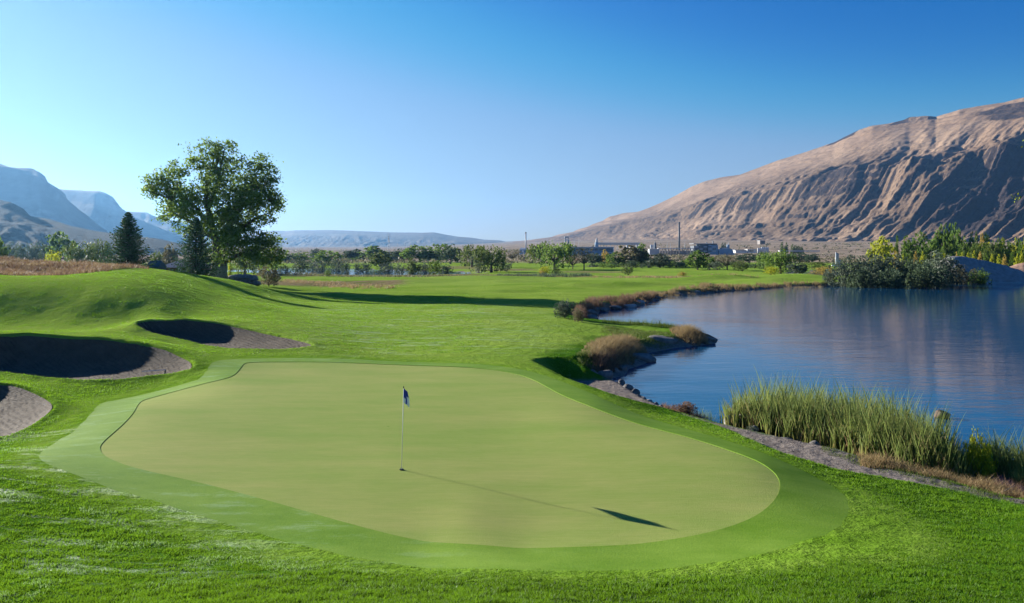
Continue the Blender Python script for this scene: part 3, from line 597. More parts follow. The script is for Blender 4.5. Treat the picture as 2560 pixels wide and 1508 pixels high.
def unit_tree(kind, seed):
    """mesh pair (trunk, crown), one unit high and about one unit wide"""
    r = np.random.RandomState(seed); mb = MB()
    if kind == 'round':
        L = [(0, 0, .47, .36, .36, .41)]+[(math.cos(a)*.25, math.sin(a)*.25, .30+.32*r.rand(), .2+.07*r.rand(), .2, .2+.06*r.rand()) for a in r.rand(6)*6.28]
        L.append((.06*r.normal(), 0, .76, .26, .26, .2)); C, P_, ti = clumps(L, 140, 10, .035, r, .5)
        V, f, t = quads(P_, .088, ti, r); fork = (0, 0, .22); tr = .03
    elif kind == 'dome':
        L = [(0, 0, .50, .42, .42, .42)]+[(math.cos(a)*.3, math.sin(a)*.3, .35+.2*r.rand(), .2, .2, .22) for a in r.rand(5)*6.28]
        C, P_, ti = clumps(L, 150, 10, .032, r, .6); P_[:, 2] = np.maximum(P_[:, 2], .03); V, f, t = quads(P_, .076, ti, r); fork = (0, 0, .2); tr = .035
    elif kind == 'willow':
        L = [(0, 0, .68, .36, .36, .28)]+[(math.cos(a)*.26, math.sin(a)*.26, .55+.2*r.rand(), .2, .2, .2) for a in r.rand(6)*6.28]
        L.append((0, 0, .45, .36, .36, .33)); C, P_, ti = clumps(L, 170, 1, .01, r, .65); n = 9
        i = np.repeat(np.arange(len(C)), n); k = np.tile(np.arange(n), len(C))/n; ln = (.12+.26*r.rand(len(C)))[i]
        P2 = C[i]+np.stack([.022*r.normal(size=len(i)), .016*r.normal(size=len(i)), -k*ln], 1); P2[:, 2] = np.maximum(P2[:, 2], .05+.05*r.rand(len(i)))
        V, f, t = quads(P2, .070, np.clip(ti[i]+.15*r.normal(size=len(i)), 0, 1), r, aspect=.45, drop=(0, 0, -1)); fork = (0, 0, .3); tr = .04
    elif kind == 'bush':
        L = [(.22*r.normal(), .22*r.normal(), .36+.12*r.rand(), .27, .27, .36) for _ in range(6)]+[(0, 0, .5, .32, .32, .46)]
        C, P_, ti = clumps(L, 150, 9, .035, r, .45); P_[:, 2] = np.maximum(P_[:, 2], .01); V, f, t = quads(P_, .062, ti, r); fork = (0, 0, .05); tr = .02
    elif kind == 'thick':
        L = [(.26*r.normal(), .26*r.normal(), .34+.14*r.rand(), .24, .24, .36) for _ in range(8)]+[(0, 0, .48, .34, .34, .46)]
        C, P_, ti = clumps(L, 420, 11, .030, r, .5); P_[:, 2] = np.maximum(P_[:, 2], .01); V, f, t = quads(P_, .050, ti, r); fork = (0, 0, .05); tr = .015
    elif kind == 'poplar':
        L = [(0, 0, .35+.45*q, .30-.20*q**1.5, .30-.20*q**1.5, .18) for q in (0, .25, .5, .75, 1)]+[(.12, 0, .45, .2, .2, .2)]+[(0, 0, .2, .26, .26, .18)]
        C, P_, ti = clumps(L, 110, 8, .03, r, .5); P_[:, 2] += .10*(P_[:, 2] > .5)*r.rand(len(P_))*0
        V, f, t = quads(P_, .078, ti, r, drop=(0, 0, .7)); fork = (0, 0, .3); tr = .03
    elif kind == 'sparse':
        L = [(0, 0, .62, .36, .36, .30)]+[(math.cos(a)*.25, math.sin(a)*.25, .5+.25*r.rand(), .18, .18, .16) for a in r.rand(5)*6.28]
        C, P_, ti = clumps(L, 120, 9, .035, r, .3); V, f, t = quads(P_, .036, ti, r); fork = (0, 0, .28); tr = .03
    zt = np.percentile(V[:, 2], 99.3); wx = np.percentile(np.abs(V[:, 0]), 97.5); wy = np.percentile(np.abs(V[:, 1]), 97.5)
    V = V/np.array([wx*2, wy*2, zt]); C = C/np.array([wx*2, wy*2, zt])
    mb.tube([(0, 0, -.04), (.004, 0, fork[2]*.5), fork], [tr*1.3, tr, tr*.85], 7)
    tips = C[r.choice(len(C), 9 if kind != 'sparse' else 26, replace=False)]; branches(mb, (0, 0, 0), fork, tips, tr*.6, r, 5)
    tm = bpy.data.meshes.new('trunk'); tm.from_pydata(mb.v, [], mb.f); tm.update()
    return tm, mesh('crown', V, f, dict(tint=t))
TPL = {}
for kd, ns in (('round', 4), ('dome', 3), ('willow', 4), ('bush', 5), ('thick', 3), ('poplar', 4), ('sparse', 3)): TPL[kd] = [unit_tree(kd, 11*i+len(kd)) for i in range(ns)]
_mc = {}
def crown_mesh(kd, i, mat):
    k = (kd, i, mat)
    if k not in _mc:
        me = TPL[kd][i][1] if not any(q[:2] == (kd, i) for q in _mc) else TPL[kd][i][1].copy()
        me.materials.clear(); me.materials.append(M[mat]); _mc[k] = me
    return _mc[k]
rt = random.Random(5)
ORD = 'first second third fourth fifth sixth seventh eighth ninth tenth'.split()
def tree(name, kd, mat, px, top, basey, wpx, label, cat='tree', group=None, d=None, bark='bark', i=None, dz=0, parts=True):
    if d is None: d = (H-.5)*F/max(basey-HOR, 7)
    x = (px-1280)/F*d; z = hz(x, d)+dz; h = H-(top-HOR)/F*d-z; w = wpx/F*d*1.06
    if i is None: i = rt.randrange(len(TPL[kd]))
    root = empty(name, (x, d, z-.02), rt.random()*6.28, (w, w, h)); tag(root, label, cat, group)
    tm = TPL[kd][i][0]
    if not tm.materials: tm.materials.append(M[bark])
    c = bpy.data.objects.new('foliage' if kd in ('bush', 'thick') else 'crown', crown_mesh(kd, i, mat)); S.collection.objects.link(c); c.parent = root
    t = bpy.data.objects.new('stem' if kd in ('bush', 'thick') else 'trunk', tm); S.collection.objects.link(t); t.parent = root
    return root

# middle-distance trees: name, kind, leaves, px, top, base, width, label
MID = [
 ('round_tree', 'round', 'blue', 721, 637, 658, 29, 'small hazy round tree behind the far lake, nearest the big cottonwood on its right'),
 ('round_tree', 'dome', 'oak', 753, 633, 657, 39, 'low dark domed tree behind the bluish round bush at the lake'),
 ('round_tree', 'round', 'blue', 792, 624, 650, 25, 'slim hazy tree just left of the tall dome-shaped tree'),
 ('domed_tree', 'dome', 'oak', 821, 629, 664, 56, 'wide dark dome-shaped tree standing over silvery shrubs at the far lake'),
 ('shrub', 'bush', 'blue', 753, 647, 684, 40, 'dark bluish round shrub standing in the near edge of the far lake'),
 ('willow_shrub', 'bush', 'silver', 781, 651, 673, 26, 'silvery shrub left of the big dome-shaped tree'),
 ('willow_shrub', 'bush', 'silver', 806, 649, 674, 30, 'silvery shrub below the left half of the big dome-shaped tree'),
 ('willow_shrub', 'bush', 'blue', 829, 652, 673, 18, 'narrow grey-green shrub below the centre of the big dome-shaped tree'),
 ('willow_shrub', 'bush', 'silver', 847, 650, 675, 22, 'silvery shrub at the right foot of the big dome-shaped tree'),
 ('willow_shrub', 'bush', 'blue', 867, 655, 676, 18, 'grey-green shrub on the lake bank right of the silvery shrubs'),
 ('round_tree', 'round', 'blue', 871, 629, 653, 30, 'pale hazy tree, left one of the pair behind the far meadow'),
 ('round_tree', 'round', 'blue', 892, 625, 653, 28, 'hazy grey-green tree, right one of the pair behind the far meadow'),
 ('broad_tree', 'round', 'oak', 933, 618, 654, 48, 'dark flat-topped tree behind the yellow-green lakeside tree'),
 ('lakeside_tree', 'round', 'willow', 953, 630, 670, 38, 'yellow-green rounded tree on the bank in the middle of the far lake'),
 ('round_tree', 'round', 'blue', 975, 632, 654, 24, 'faint grey-green tree below the power pylon'),
 ('round_tree', 'round', 'blue', 1004, 625, 655, 36, 'hazy round tree right of the power pylon'),
 ('broad_tree', 'dome', 'oak', 1049, 617, 656, 60, 'broad dark tree, left one of three tall ones behind the lake end'),
 ('broad_tree', 'dome', 'oak', 1096, 614, 656, 50, 'broad dark tree, middle one of three tall ones behind the lake end'),
 ('broad_tree', 'round', 'blue', 1127, 615, 661, 34, 'upright dark tree on a bare trunk, right one of three behind the lake end'),
 ('shrub', 'bush', 'willow', 1027, 647, 680, 22, 'yellowish upright shrub at the foot of the broad dark trees'),
 ('shrub', 'bush', 'willow', 1046, 657, 680, 24, 'rounded green shrub right of the yellowish upright shrub'),
 ('willow_shrub', 'bush', 'silver', 1066, 655, 680, 22, 'greyish shrub left of the bright green lakeside bush'),
 ('shrub', 'bush', 'poplar', 1086, 653, 688, 30, 'bright green bush at the right end of the far lake'),
 ('shrub', 'bush', 'blue', 1110, 662, 682, 28, 'dark shrub right of the bright green lakeside bush'),
 ('willow_tree', 'willow', 'willow', 1180, 617, 668, 54, 'yellow-green willow, left one of the pair past the lake end'),
 ('shrub', 'bush', 'blue', 1198, 635, 680, 27, 'grey-green shrub between the pair of willows past the lake end'),
 ('willow_tree', 'willow', 'willow', 1228, 620, 680, 60, 'full round willow, right one of the pair past the lake end'),
 ('willow_shrub', 'bush', 'silver', 1266, 655, 679, 30, 'grey bush at the right foot of the full round willow'),
 ('round_tree', 'sparse', 'olive', 1280, 624, 657, 34, 'thin olive tree behind the full round willow'),
 ('shrub', 'bush', 'blue', 892, 657, 676, 16, 'tiny grey-green shrub on the lake bank left of the lakeside tree'),
 ('shrub', 'bush', 'blue', 917, 657, 676, 24, 'grey-green shrub just left of the yellow-green lakeside tree'),
 ('willow_shrub', 'bush', 'silver', 967, 658, 677, 32, 'low silvery shrub in front of the yellow-green lakeside tree'),
 ('shrub', 'bush', 'blue', 1001, 660, 682, 22, 'dark shrub at the water right of the lakeside tree'),
 ('round_tree', 'willow', 'willow', 1354, 611, 664, 48, 'yellow-green tree left of the biggest round willow on the course'),
 ('willow_tree', 'willow', 'oak', 1387, 612, 674, 66, 'biggest dark green round willow beside the industrial sheds'),
 ('small_tree', 'sparse', 'red', 1432, 641, 673, 29, 'small bare reddish tree right of the biggest round willow'),
 ('small_tree', 'sparse', 'olive', 1460, 622, 675, 38, 'thin olive grey tree with a visible trunk on the far fairway'),
 ('round_tree', 'round', 'blue', 1487, 636, 664, 30, 'dark round tree behind the thin olive grey tree'),
 ('poplar_tree', 'poplar', 'orange', 1513, 627, 660, 15, 'small orange autumn poplar in front of the blue shed'),
 ('round_tree', 'dome', 'oak', 1540, 633, 667, 34, 'dark green round tree right of the small orange poplar'),
 ('broad_tree', 'round', 'olive', 1573, 618, 667, 56, 'broad olive brown tree in the middle of the grove before the plant'),
 ('poplar_tree', 'poplar', 'poplar', 1605, 614, 664, 22, 'slim green poplar at the right end of the olive grove'),
 ('round_tree', 'dome', 'blue', 1622, 640, 667, 34, 'low dark tree between the slim poplar and the grey-green tree'),
 ('round_tree', 'round', 'silver', 1650, 637, 670, 42, 'grey-green tree below the tall dark chimney, left of its shaft'),
 ('round_tree', 'dome', 'blue', 1691, 651, 669, 38, 'low dark bluish tree below the tall dark chimney'),
 ('tall_tree', 'round', 'oak', 1744, 630, 674, 47, 'deep green tree standing alone under the dark plant building'),
 ('round_tree', 'dome', 'oak', 1774, 645, 675, 28, 'smaller dark tree leaning on the right of the deep green tree'),
 ('shrub', 'bush', 'silver', 1795, 655, 676, 26, 'pale green shrub right of the deep green tree pair'),
 ('round_tree', 'sparse', 'olive', 1818, 638, 676, 40, 'olive brown tree right of the deep green tree pair'),
 ('round_tree', 'dome', 'blue', 1873, 636, 658, 38, 'hazy blue-green tree behind the yellow-green bushes'),
 ('shrub', 'bush', 'willow', 1857, 655, 678, 38, 'yellow-green bush at the edge of the far right fairway'),
 ('willow_tree', 'willow', 'oak', 1913, 634, 675, 34, 'dark green weeping willow, left half of the pair at the pond'),
 ('willow_tree', 'willow', 'oak', 1951, 631, 685, 54, 'dark green weeping willow, larger right half of the pair at the pond'),
 ('shrub', 'bush', 'yellow', 1925, 668, 688, 30, 'bright yellow-green bush at the foot of the weeping willow pair'),
 ('small_tree', 'round', 'silver', 1990, 658, 688, 34, 'small grey-green tree in front of the pond'),
 ('round_tree', 'dome', 'blue', 2000, 634, 656, 44, 'left one of two dark trees behind the pond willows'),
 ('round_tree', 'dome', 'blue', 2030, 637, 657, 24, 'right one of two dark trees behind the pond willows'),
 ('shrub', 'bush', 'orange', 2065, 667, 681, 50, 'low orange autumn bush behind the pond'),
 ('shrub', 'bush', 'willow', 2030, 656, 672, 60, 'low pale green scrub between the pond and the concrete silos'),
 ('shrub', 'bush', 'yellow', 1363, 667, 688, 22, 'yellowish bush on the fairway before the biggest round willow'),
 ('shrub', 'bush', 'orange', 1354, 676, 689, 12, 'tiny orange bush at the left of the yellowish fairway bush'),
 ('shrub', 'bush', 'willow', 1390, 670, 688, 20, 'pale green bush on the fairway right of the yellowish one'),
 ('shrub', 'bush', 'willow', 1570, 664, 689, 25, 'pale green leafy bush alone on the far fairway'),
 ('shrub', 'bush', 'orange', 1708, 680, 694, 18, 'small orange bush on the rough strip of the far right fairway'),
 ('shrub', 'bush', 'silver', 1606, 661, 671, 11, 'left one of two little silvery domes below the grove'),
 ('shrub', 'bush', 'silver', 1622, 662, 671, 11, 'right one of two little silvery domes below the grove'),
 ('shrub', 'bush', 'blue', 1536, 655, 668, 18, 'small dark shrub at the left foot of the grove'),
 # left side, beyond the mound
 ('round_tree', 'round', 'oak', 149, 581, 642, 60, 'tall round tree rising above the hazy hedge on the left', 330),
 ('willow_tree', 'willow', 'willow', 207, 607, 650, 72, 'yellow-green willow left of the near spruce', 230),
 ('willow_tree', 'willow', 'willow', 250, 601, 654, 54, 'yellow-green willow half hidden by the near spruce', 240),
 ('low_bush', 'bush', 'blue', 55, 655, 672, 60, 'low grey-green bush on top of the dry bank near the left edge', 96),
 ('shrub', 'bush', 'yellow', 133, 629, 652, 44, 'bright yellow-green shrub behind the dry bank', 140),
 ('dark_tree', 'round', 'oak', -8, 590, 650, 42, 'dark tree cut by the left edge of the picture', 160),
 ('willow_tree', 'willow', 'willow', 398, 630, 662, 42, 'pale willow behind the dark teal shed', 240),
 ('round_tree', 'round', 'olive', 425, 612, 662, 34, 'olive tree between the shed and the dark spruce', 230),
 ('willow_tree', 'willow', 'willow', 612, 628, 682, 60, 'drooping willow seen behind the cottonwood trunk to its right', 215),
 ('willow_tree', 'willow', 'blue', 650, 636, 682, 50, 'dark willow behind the low side branch of the cottonwood', 222),
]
for e in MID:
    d = e[8] if len(e) > 8 else None; bg_ = e[3] > 700
    tree(e[0], e[1], e[2], e[3], e[4]-((e[5]-e[4])*.07 if bg_ else 0), e[5], e[6]*(1.34 if bg_ else 1), e[7], 'bush' if e[1] == 'bush' else 'tree', d=d)
for k in range(26):
    px = 1486+k*16.5+rt.random()*10
    if 1725 < px < 1765: continue
    tree('low_shrub', 'bush', rt.choice(['blue', 'silver', 'oak', 'olive', 'blue']), px, 650+rt.random()*10, 672, 24+rt.random()*14, 'low dark shrub filling the gaps under the far tree row', 'bush', 'low shrubs under the far tree row', d=300+rt.random()*60)
for k in range(16):
    px = 690+k*36+rt.random()*14
    tree('low_shrub', 'bush', rt.choice(['blue', 'oak', 'blue']), px, 641+rt.random()*6, 656, 26+rt.random()*16, 'dim bluish shrub in the far hedge line beyond the lake', 'bush', 'shrubs of the far hedge line beyond the lake', d=520+rt.random()*60)
# hedge on the far left
for k in range(9):
    tree('hedge_bush', 'bush', 'blue', 8+k*14+rt.random()*5, 606+rt.random()*6, 650, 26, ORD[k]+' bush from the left in the hazy blue-green hedge below the left hills', 'bush', 'bushes of the hazy hedge on the left', d=360+rt.random()*20)
# silvery thicket on the far shore
THK = [(2072, 679, 718, 36, 'silver', 160, 'small pale bush at the left end of the silvery thicket'), (2128, 645, 718, 88, 'silver', 157, 'tall silvery bush, leftmost big one of the lakeside thicket'),
       (2192, 637, 716, 88, 'silver', 162, 'tallest silvery bush in the left half of the lakeside thicket'), (2155, 672, 719, 60, 'blue', 152, 'dark low bush in front of the left silvery bushes'),
       (2250, 643, 714, 80, 'silver', 162, 'silvery bush in the middle of the lakeside thicket'), (2225, 672, 720, 70, 'blue', 150, 'dark low bush in the middle front of the thicket'),
       (2290, 650, 718, 66, 'blue', 157, 'dark bluish bush right of the thicket middle'), (2320, 662, 720, 90, 'blue', 152, 'dark spreading bush at the right front of the thicket'),
       (2350, 634, 710, 92, 'silver', 168, 'big pale silvery bush at the right end of the thicket'), (2402, 664, 706, 50, 'olive', 172, 'olive bush beside the gravel mound foot'),
       (2446, 676, 706, 50, 'oak', 173, 'small green bush on the shore below the gravel mound')]
for px, top, by, w, mt, d, lb in THK:
    tree('thicket_bush', 'thick', mt, px, top, by, w, lb, 'bush', d=d)
# poplars and their undergrowth
POP = [(2185, 606, 30, 'yellow', 'yellow-green poplar at the left end of the poplar belt'), (2206, 592, 34, 'yellow', 'bright yellow poplar, the brightest of the belt'),
       (2225, 602, 28, 'yellow', 'yellow poplar right behind the brightest one'), (2243, 590, 10, 'poplar', 'thin lone poplar spire right of the yellow poplars'),
       (2268, 592, 30, 'poplar', 'light green poplar left of the first dark poplar group'), (2286, 586, 30, 'oak', 'dark poplar in the first dark group, its left one'),
       (2306, 582, 26, 'oak', 'dark poplar in the first dark group, its tallest one'), (2330, 600, 36, 'oak', 'low dark poplar between the two dark groups'),
       (2352, 565, 24, 'poplar', 'leftmost of the four tallest poplars'), (2364, 561, 18, 'poplar', 'second from the left of the four tallest poplars'), (2376, 563, 18, 'poplar', 'third from the left of the four tallest poplars'), (2386, 561, 24, 'oak', 'rightmost of the four tallest poplars'),
       (2342, 578, 26, 'oak', 'dark poplar on the left flank of the four tallest'), (2396, 575, 22, 'oak', 'dark poplar on the right flank of the four tallest'),
       (2410, 592, 20, 'poplar', 'slim poplar in the gap right of the tall poplars'), (2429, 582, 15, 'poplar', 'slim poplar, first spire of the row past the gap'), (2441, 582, 13, 'willow', 'pale slim poplar, second spire of the row past the gap'),
       (2455, 585, 16, 'orange', 'orange-tinged poplar, third spire of the row past the gap'), (2467, 587, 16, 'poplar', 'green poplar, fourth spire of the row past the gap')]
for px, top, w, mt, lb in POP: tree('poplar_tree', 'poplar', mt, px, top, 650, w, lb, 'poplar', d=330+rt.random()*30)
for k in range(34):
    px = 2398+k*5.6+rt.random()*4; top = 606+rt.random()*14-(10 if px > 2480 else 0)-(6 if rt.random() < .3 else 0)
    tree('young_poplar', 'poplar', rt.choice(['yellow', 'poplar', 'poplar', 'willow', 'yellow', 'poplar']), px, top, 650, 11+rt.random()*6, 'young yellowish green poplar in the dense row behind the gravel mound', 'poplar', 'young poplars in the dense row behind the gravel mound', d=290+rt.random()*40)
for k in range(22):
    px = 2240+k*15+rt.random()*6
    tree('poplar_sapling', 'poplar', rt.choice(['yellow', 'orange', 'poplar', 'yellow', 'willow']), px, 628+rt.random()*10, 650, 11, 'short yellow or orange sapling at the foot of the poplar belt', 'poplar', 'saplings at the foot of the poplar belt', d=262+rt.random()*18)

# ------------------------------------------------------------------ the big cottonwood
def cottonwood():
    D = 125.0; r = np.random.RandomState(21); bx, by = (548-1280)/F*D, D; bz = hz(bx, by)
    root = empty('cottonwood_tree', (bx, by, bz)); tag(root, 'tall old cottonwood with a split pale trunk on the mound beside the shed', 'tree')
    k = D/F
    def L(px, py, rx, rz, dy=0): return ((px-548)*k, dy, H-(py-HOR)*k-bz, rx*k, rx*k*.9, rz*k)
    lobes = [L(525, 372, 32, 26), L(560, 378, 30, 30, 1), L(498, 402, 30, 22, -1), L(535, 420, 48, 40), L(578, 425, 36, 36, 1.5), L(472, 368, 13, 8), L(450, 425, 34, 22, -1),
             L(425, 440, 34, 22, .5), L(385, 452, 28, 20), L(405, 480, 38, 26, -1), L(440, 490, 40, 34, 1), L(380, 478, 18, 20), L(428, 525, 32, 22, -1), L(470, 520, 38, 36, -1),
             L(415, 545, 18, 12), L(520, 480, 50, 50, 1), L(560, 500, 52, 55, -1), L(600, 470, 40, 40, 2), L(640, 425, 30, 28, 1), L(652, 400, 16, 18), L(668, 430, 26, 26), L(680, 465, 26, 32, -1),
             L(640, 480, 48, 45, -1), L(665, 505, 40, 34, 1), L(690, 505, 20, 22), L(702, 520, 10, 14), L(612, 530, 50, 42, 1), L(655, 545, 34, 24, -1), L(575, 555, 46, 40, 1), L(600, 585, 42, 32, -1),
             L(545, 570, 40, 40, 1.5), L(690, 552, 12, 8), L(620, 395, 14, 16), L(500, 560, 30, 30, 1), L(585, 620, 28, 26), L(470, 565, 30, 25, -.5),
             L(545, 620, 34, 28, 1), L(545, 560, 34, 30, -4), L(590, 520, 38, 36, -4.5), L(600, 595, 34, 26, -4), L(500, 510, 36, 34, -4.5), L(560, 450, 36, 34, -4), L(640, 500, 34, 34, -4), L(530, 640, 26, 24, -3), L(575, 640, 22, 20, -3)]
    side = [L(640, 610, 38, 24, -1), L(670, 600, 30, 22), L(690, 628, 24, 20), L(655, 640, 36, 22, -1), L(680, 655, 24, 14), L(618, 635, 22, 18), L(700, 645, 14, 12)]
    C, P_, ti = clumps(lobes, 1500, 21, .42, r, .30); C2, P2, ti2 = clumps(side, 230, 20, .40, r, .3)
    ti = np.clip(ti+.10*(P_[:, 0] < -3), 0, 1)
    V, f, t = quads(np.concatenate([P_, P2]), .38, np.concatenate([ti, ti2]), r)
    link('crown', mesh('crown', V, f, dict(tint=t)), M['cotton'], root)
    def pt(px, py, dy=0): q = L(px, py, 1, 1, dy); return q[:3]
    # two pale stems
    MB().tube([pt(535, 703), pt(538, 680), pt(545, 650), pt(540, 600), pt(528, 560), pt(515, 500), pt(520, 430)], [1.05, .85, .75, .62, .5, .35, .12], 12).build('trunk', M['bark'], root, True)
    MB().tube([pt(558, 703, -.3), pt(556, 680, -.3), pt(560, 645, -.3), pt(562, 600), pt(575, 550), pt(600, 500), pt(640, 440)], [.95, .75, .66, .55, .42, .3, .1], 12).build('trunk', M['bark'], root, True)
    MB().tube([pt(534.5, 704), pt(538, 681), pt(543, 664)], [1.12, .90, .80], 14).build('painted_bark', M['pale_bark'], root, True)
    MB().tube([pt(558, 704, -.3), pt(556, 681, -.3), pt(559, 664, -.3)], [1.02, .80, .71], 14).build('painted_bark', M['pale_bark'], root, True)
    for path_, rad in (([pt(560, 655), pt(590, 640), pt(620, 628), pt(665, 620)], [.45, .33, .22, .08]),
                       ([pt(540, 600), pt(500, 570), pt(460, 545), pt(425, 535), pt(405, 545)], [.45, .32, .22, .14, .05]),
                       ([pt(562, 600), pt(600, 575), pt(640, 545), pt(680, 530)], [.45, .32, .2, .06]),
                       ([pt(532, 575), pt(490, 520), pt(440, 475), pt(390, 455)], [.4, .28, .18, .06]),
                       ([pt(572, 560), pt(620, 500), pt(665, 440)], [.35, .22, .07]), ([pt(522, 520), pt(545, 450), pt(562, 370)], [.34, .2, .06]),
                       ([pt(590, 520), pt(640, 500), pt(690, 500)], [.28, .16, .05]), ([pt(640, 545), pt(670, 550), pt(694, 553)], [.12, .07, .03]), ([pt(420, 537), pt(400, 540), pt(384, 548)], [.09, .05, .02])):
        MB().tube(path_, rad, 8).build('limb', M['bark'], root, True)
    tw = MB(); sel = r.choice(len(C), 150, replace=False); fk = [np.array(pt(*q)) for q in ((520, 480), (575, 530), (620, 510), (460, 520), (540, 420), (650, 470), (430, 500), (600, 580))]
    for q in C[sel]:
        a = min(fk, key=lambda w: np.linalg.norm(w-q)); tw.tube([tuple(a), tuple((a+q)/2+r.normal(size=3)*.25), tuple(q)], [.11, .07, .02], 4, False)
    tw.build('twigs', M['bark'], root)
    return root
cottonwood()
tree('shrub', 'thick', 'olive', 672, 660, 708, 48, 'tangled green shrub below the cottonwood side branch', 'bush', d=132)
tree('shrub', 'bush', 'yellow', 574, 652, 700, 12, 'narrow yellow-green shrub against the cottonwood trunk', 'bush', d=122)
tree('shrub', 'bush', 'blue', 700, 664, 690, 16, 'dark little bush at the far lake edge beside the cottonwood shrub', 'bush', d=205)
tree('shrub', 'bush', 'blue', 715, 660, 688, 20, 'dark bush in the lake right of the cottonwood shrub', 'bush', d=215)
tree('shrub', 'bush', 'oak', 820, 674, 692, 20, 'dark low bush on the near bank of the far lake', 'bush', d=205)
tree('shrub', 'bush', 'silver', 868, 675, 688, 7, 'tiny pale bush on the near bank of the far lake', 'bush', d=212)

def spruce(px, top, bpx_w, d, seed, label, tilt=0):
    r = np.random.RandomState(seed); x = (px-1280)/F*d; bz = hz(x, d); h = H-(top-HOR)/F*d-bz; R = bpx_w/F*d/2
    root = empty('spruce_tree', (x, d, bz-.05)); tag(root, label, 'spruce')
    MB().tube([(0, 0, -.1), (0, 0, h*.5), (0, 0, h*.97)], [.2, .12, .02], 8).build('trunk', M['bark'], root, True)
    Ps = []; ts = []; bm = MB(); nl = 24
    for i in range(nl):
        q = i/(nl-1); z0 = h*(.07+.91*q); n = int(11-6*q)
        for j in range(n):
            a = 6.28*(j+r.rand()*.7)/n+i*1.3; ln = R*(1-q)**.78*(.68+.5*r.rand())+.12; droop = -.28*(1-q)+.05; tipup = .28
            s = np.linspace(.1, 1, 9); m = 9
            cx = np.cos(a)*ln*s; cy = np.sin(a)*ln*s; cz = z0+ln*(droop*s+tipup*s**3)
            bm.tube([(0, 0, z0), (cx[4], cy[4], cz[4]), (cx[-1], cy[-1], cz[-1])], [.035, .02, .006], 4, False)
            nn = 9; k = np.repeat(np.arange(9), nn); wd = (.10+.16*ln*(1-s)**.6)[k]
            side = r.normal(size=len(k))*wd; P_ = np.stack([cx[k]-np.sin(a)*side, cy[k]+np.cos(a)*side, cz[k]-np.abs(side)*.35-.05*r.rand(len(k))], 1)
            Ps.append(P_); ts.append(np.clip(.35+.35*s[k]+.2*r.normal(size=len(k))+.12*r.normal(), 0, 1))
    P_ = np.concatenate(Ps); V, f, t = quads(P_, .25, np.concatenate(ts), r, .5, .5)
    link('needles', mesh('needles', V, f, dict(tint=t)), M['spruce'], root); bm.build('boughs', M['bark'], root)
spruce(320, 528, 122, 102, 4, 'lone conical spruce on the crest of the mound left of the shed')
spruce(490, 540, 124, 112, 9, 'dark spruce standing in front of the cottonwood trunk')

# ------------------------------------------------------------------ rocks
def rock(name, x, y, z, sx, sy, sz, seed, label, cat='rock', mat='rock', rz=None, group=None, parent=None):
    r = np.random.RandomState(seed); n = 14; m = 22
    ph = np.linspace(0, math.pi, n); th = np.linspace(0, 2*math.pi, m, endpoint=False); Pp, Tt = np.meshgrid(ph, th, indexing='ij')
    d = np.stack([np.sin(Pp)*np.cos(Tt), np.sin(Pp)*np.sin(Tt), np.cos(Pp)], -1).reshape(-1, 3)
    rad = np.ones(len(d))*1.05
    for _ in range(13):                       # planar facets
        nrm = r.normal(size=3); nrm[2] *= .8; nrm /= np.linalg.norm(nrm); c = .62+.3*r.rand(); dp = d@nrm
        rad = np.where(dp > 1e-3, np.minimum(rad, c/np.maximum(dp, 1e-3)), rad)
    V = d*rad[:, None]; V += .035*np.stack([perlin(V[:, 0]*3+seed, V[:, 1]*3), perlin(V[:, 1]*3, V[:, 2]*3+seed), perlin(V[:, 2]*3, V[:, 0]*3)], 1)
    V *= np.array([sx, sy, sz]); n0 = np.arange(n-1)[:, None]*m+np.arange(m)[None]; n1 = np.arange(n-1)[:, None]*m+(np.arange(m)[None]+1) % m
    f = np.stack([n0, n0+m, n1+m, n1], -1).reshape(-1, 4)
    o = link(name, mesh(name, V, f), M[mat]); o.location = (x, y, z); o.rotation_euler = (0, 0, r.rand()*6.28 if rz is None else rz)
    if label: tag(o, label, cat, group)
    return o
def rpx(px, py, wpx, hpx, seed, label, z=0.0, mat='rock', dep=.7, rz=0., name='boulder'):
    q = on(px, py, z); k = q[1]/F; sx = wpx*k/2*1.35; sz = hpx*k*.8
    return rock(name, q[0], q[1]+sx*dep*.12, z+sz*.42, sx, sx*dep, sz, seed, label, 'rock', mat, rz)
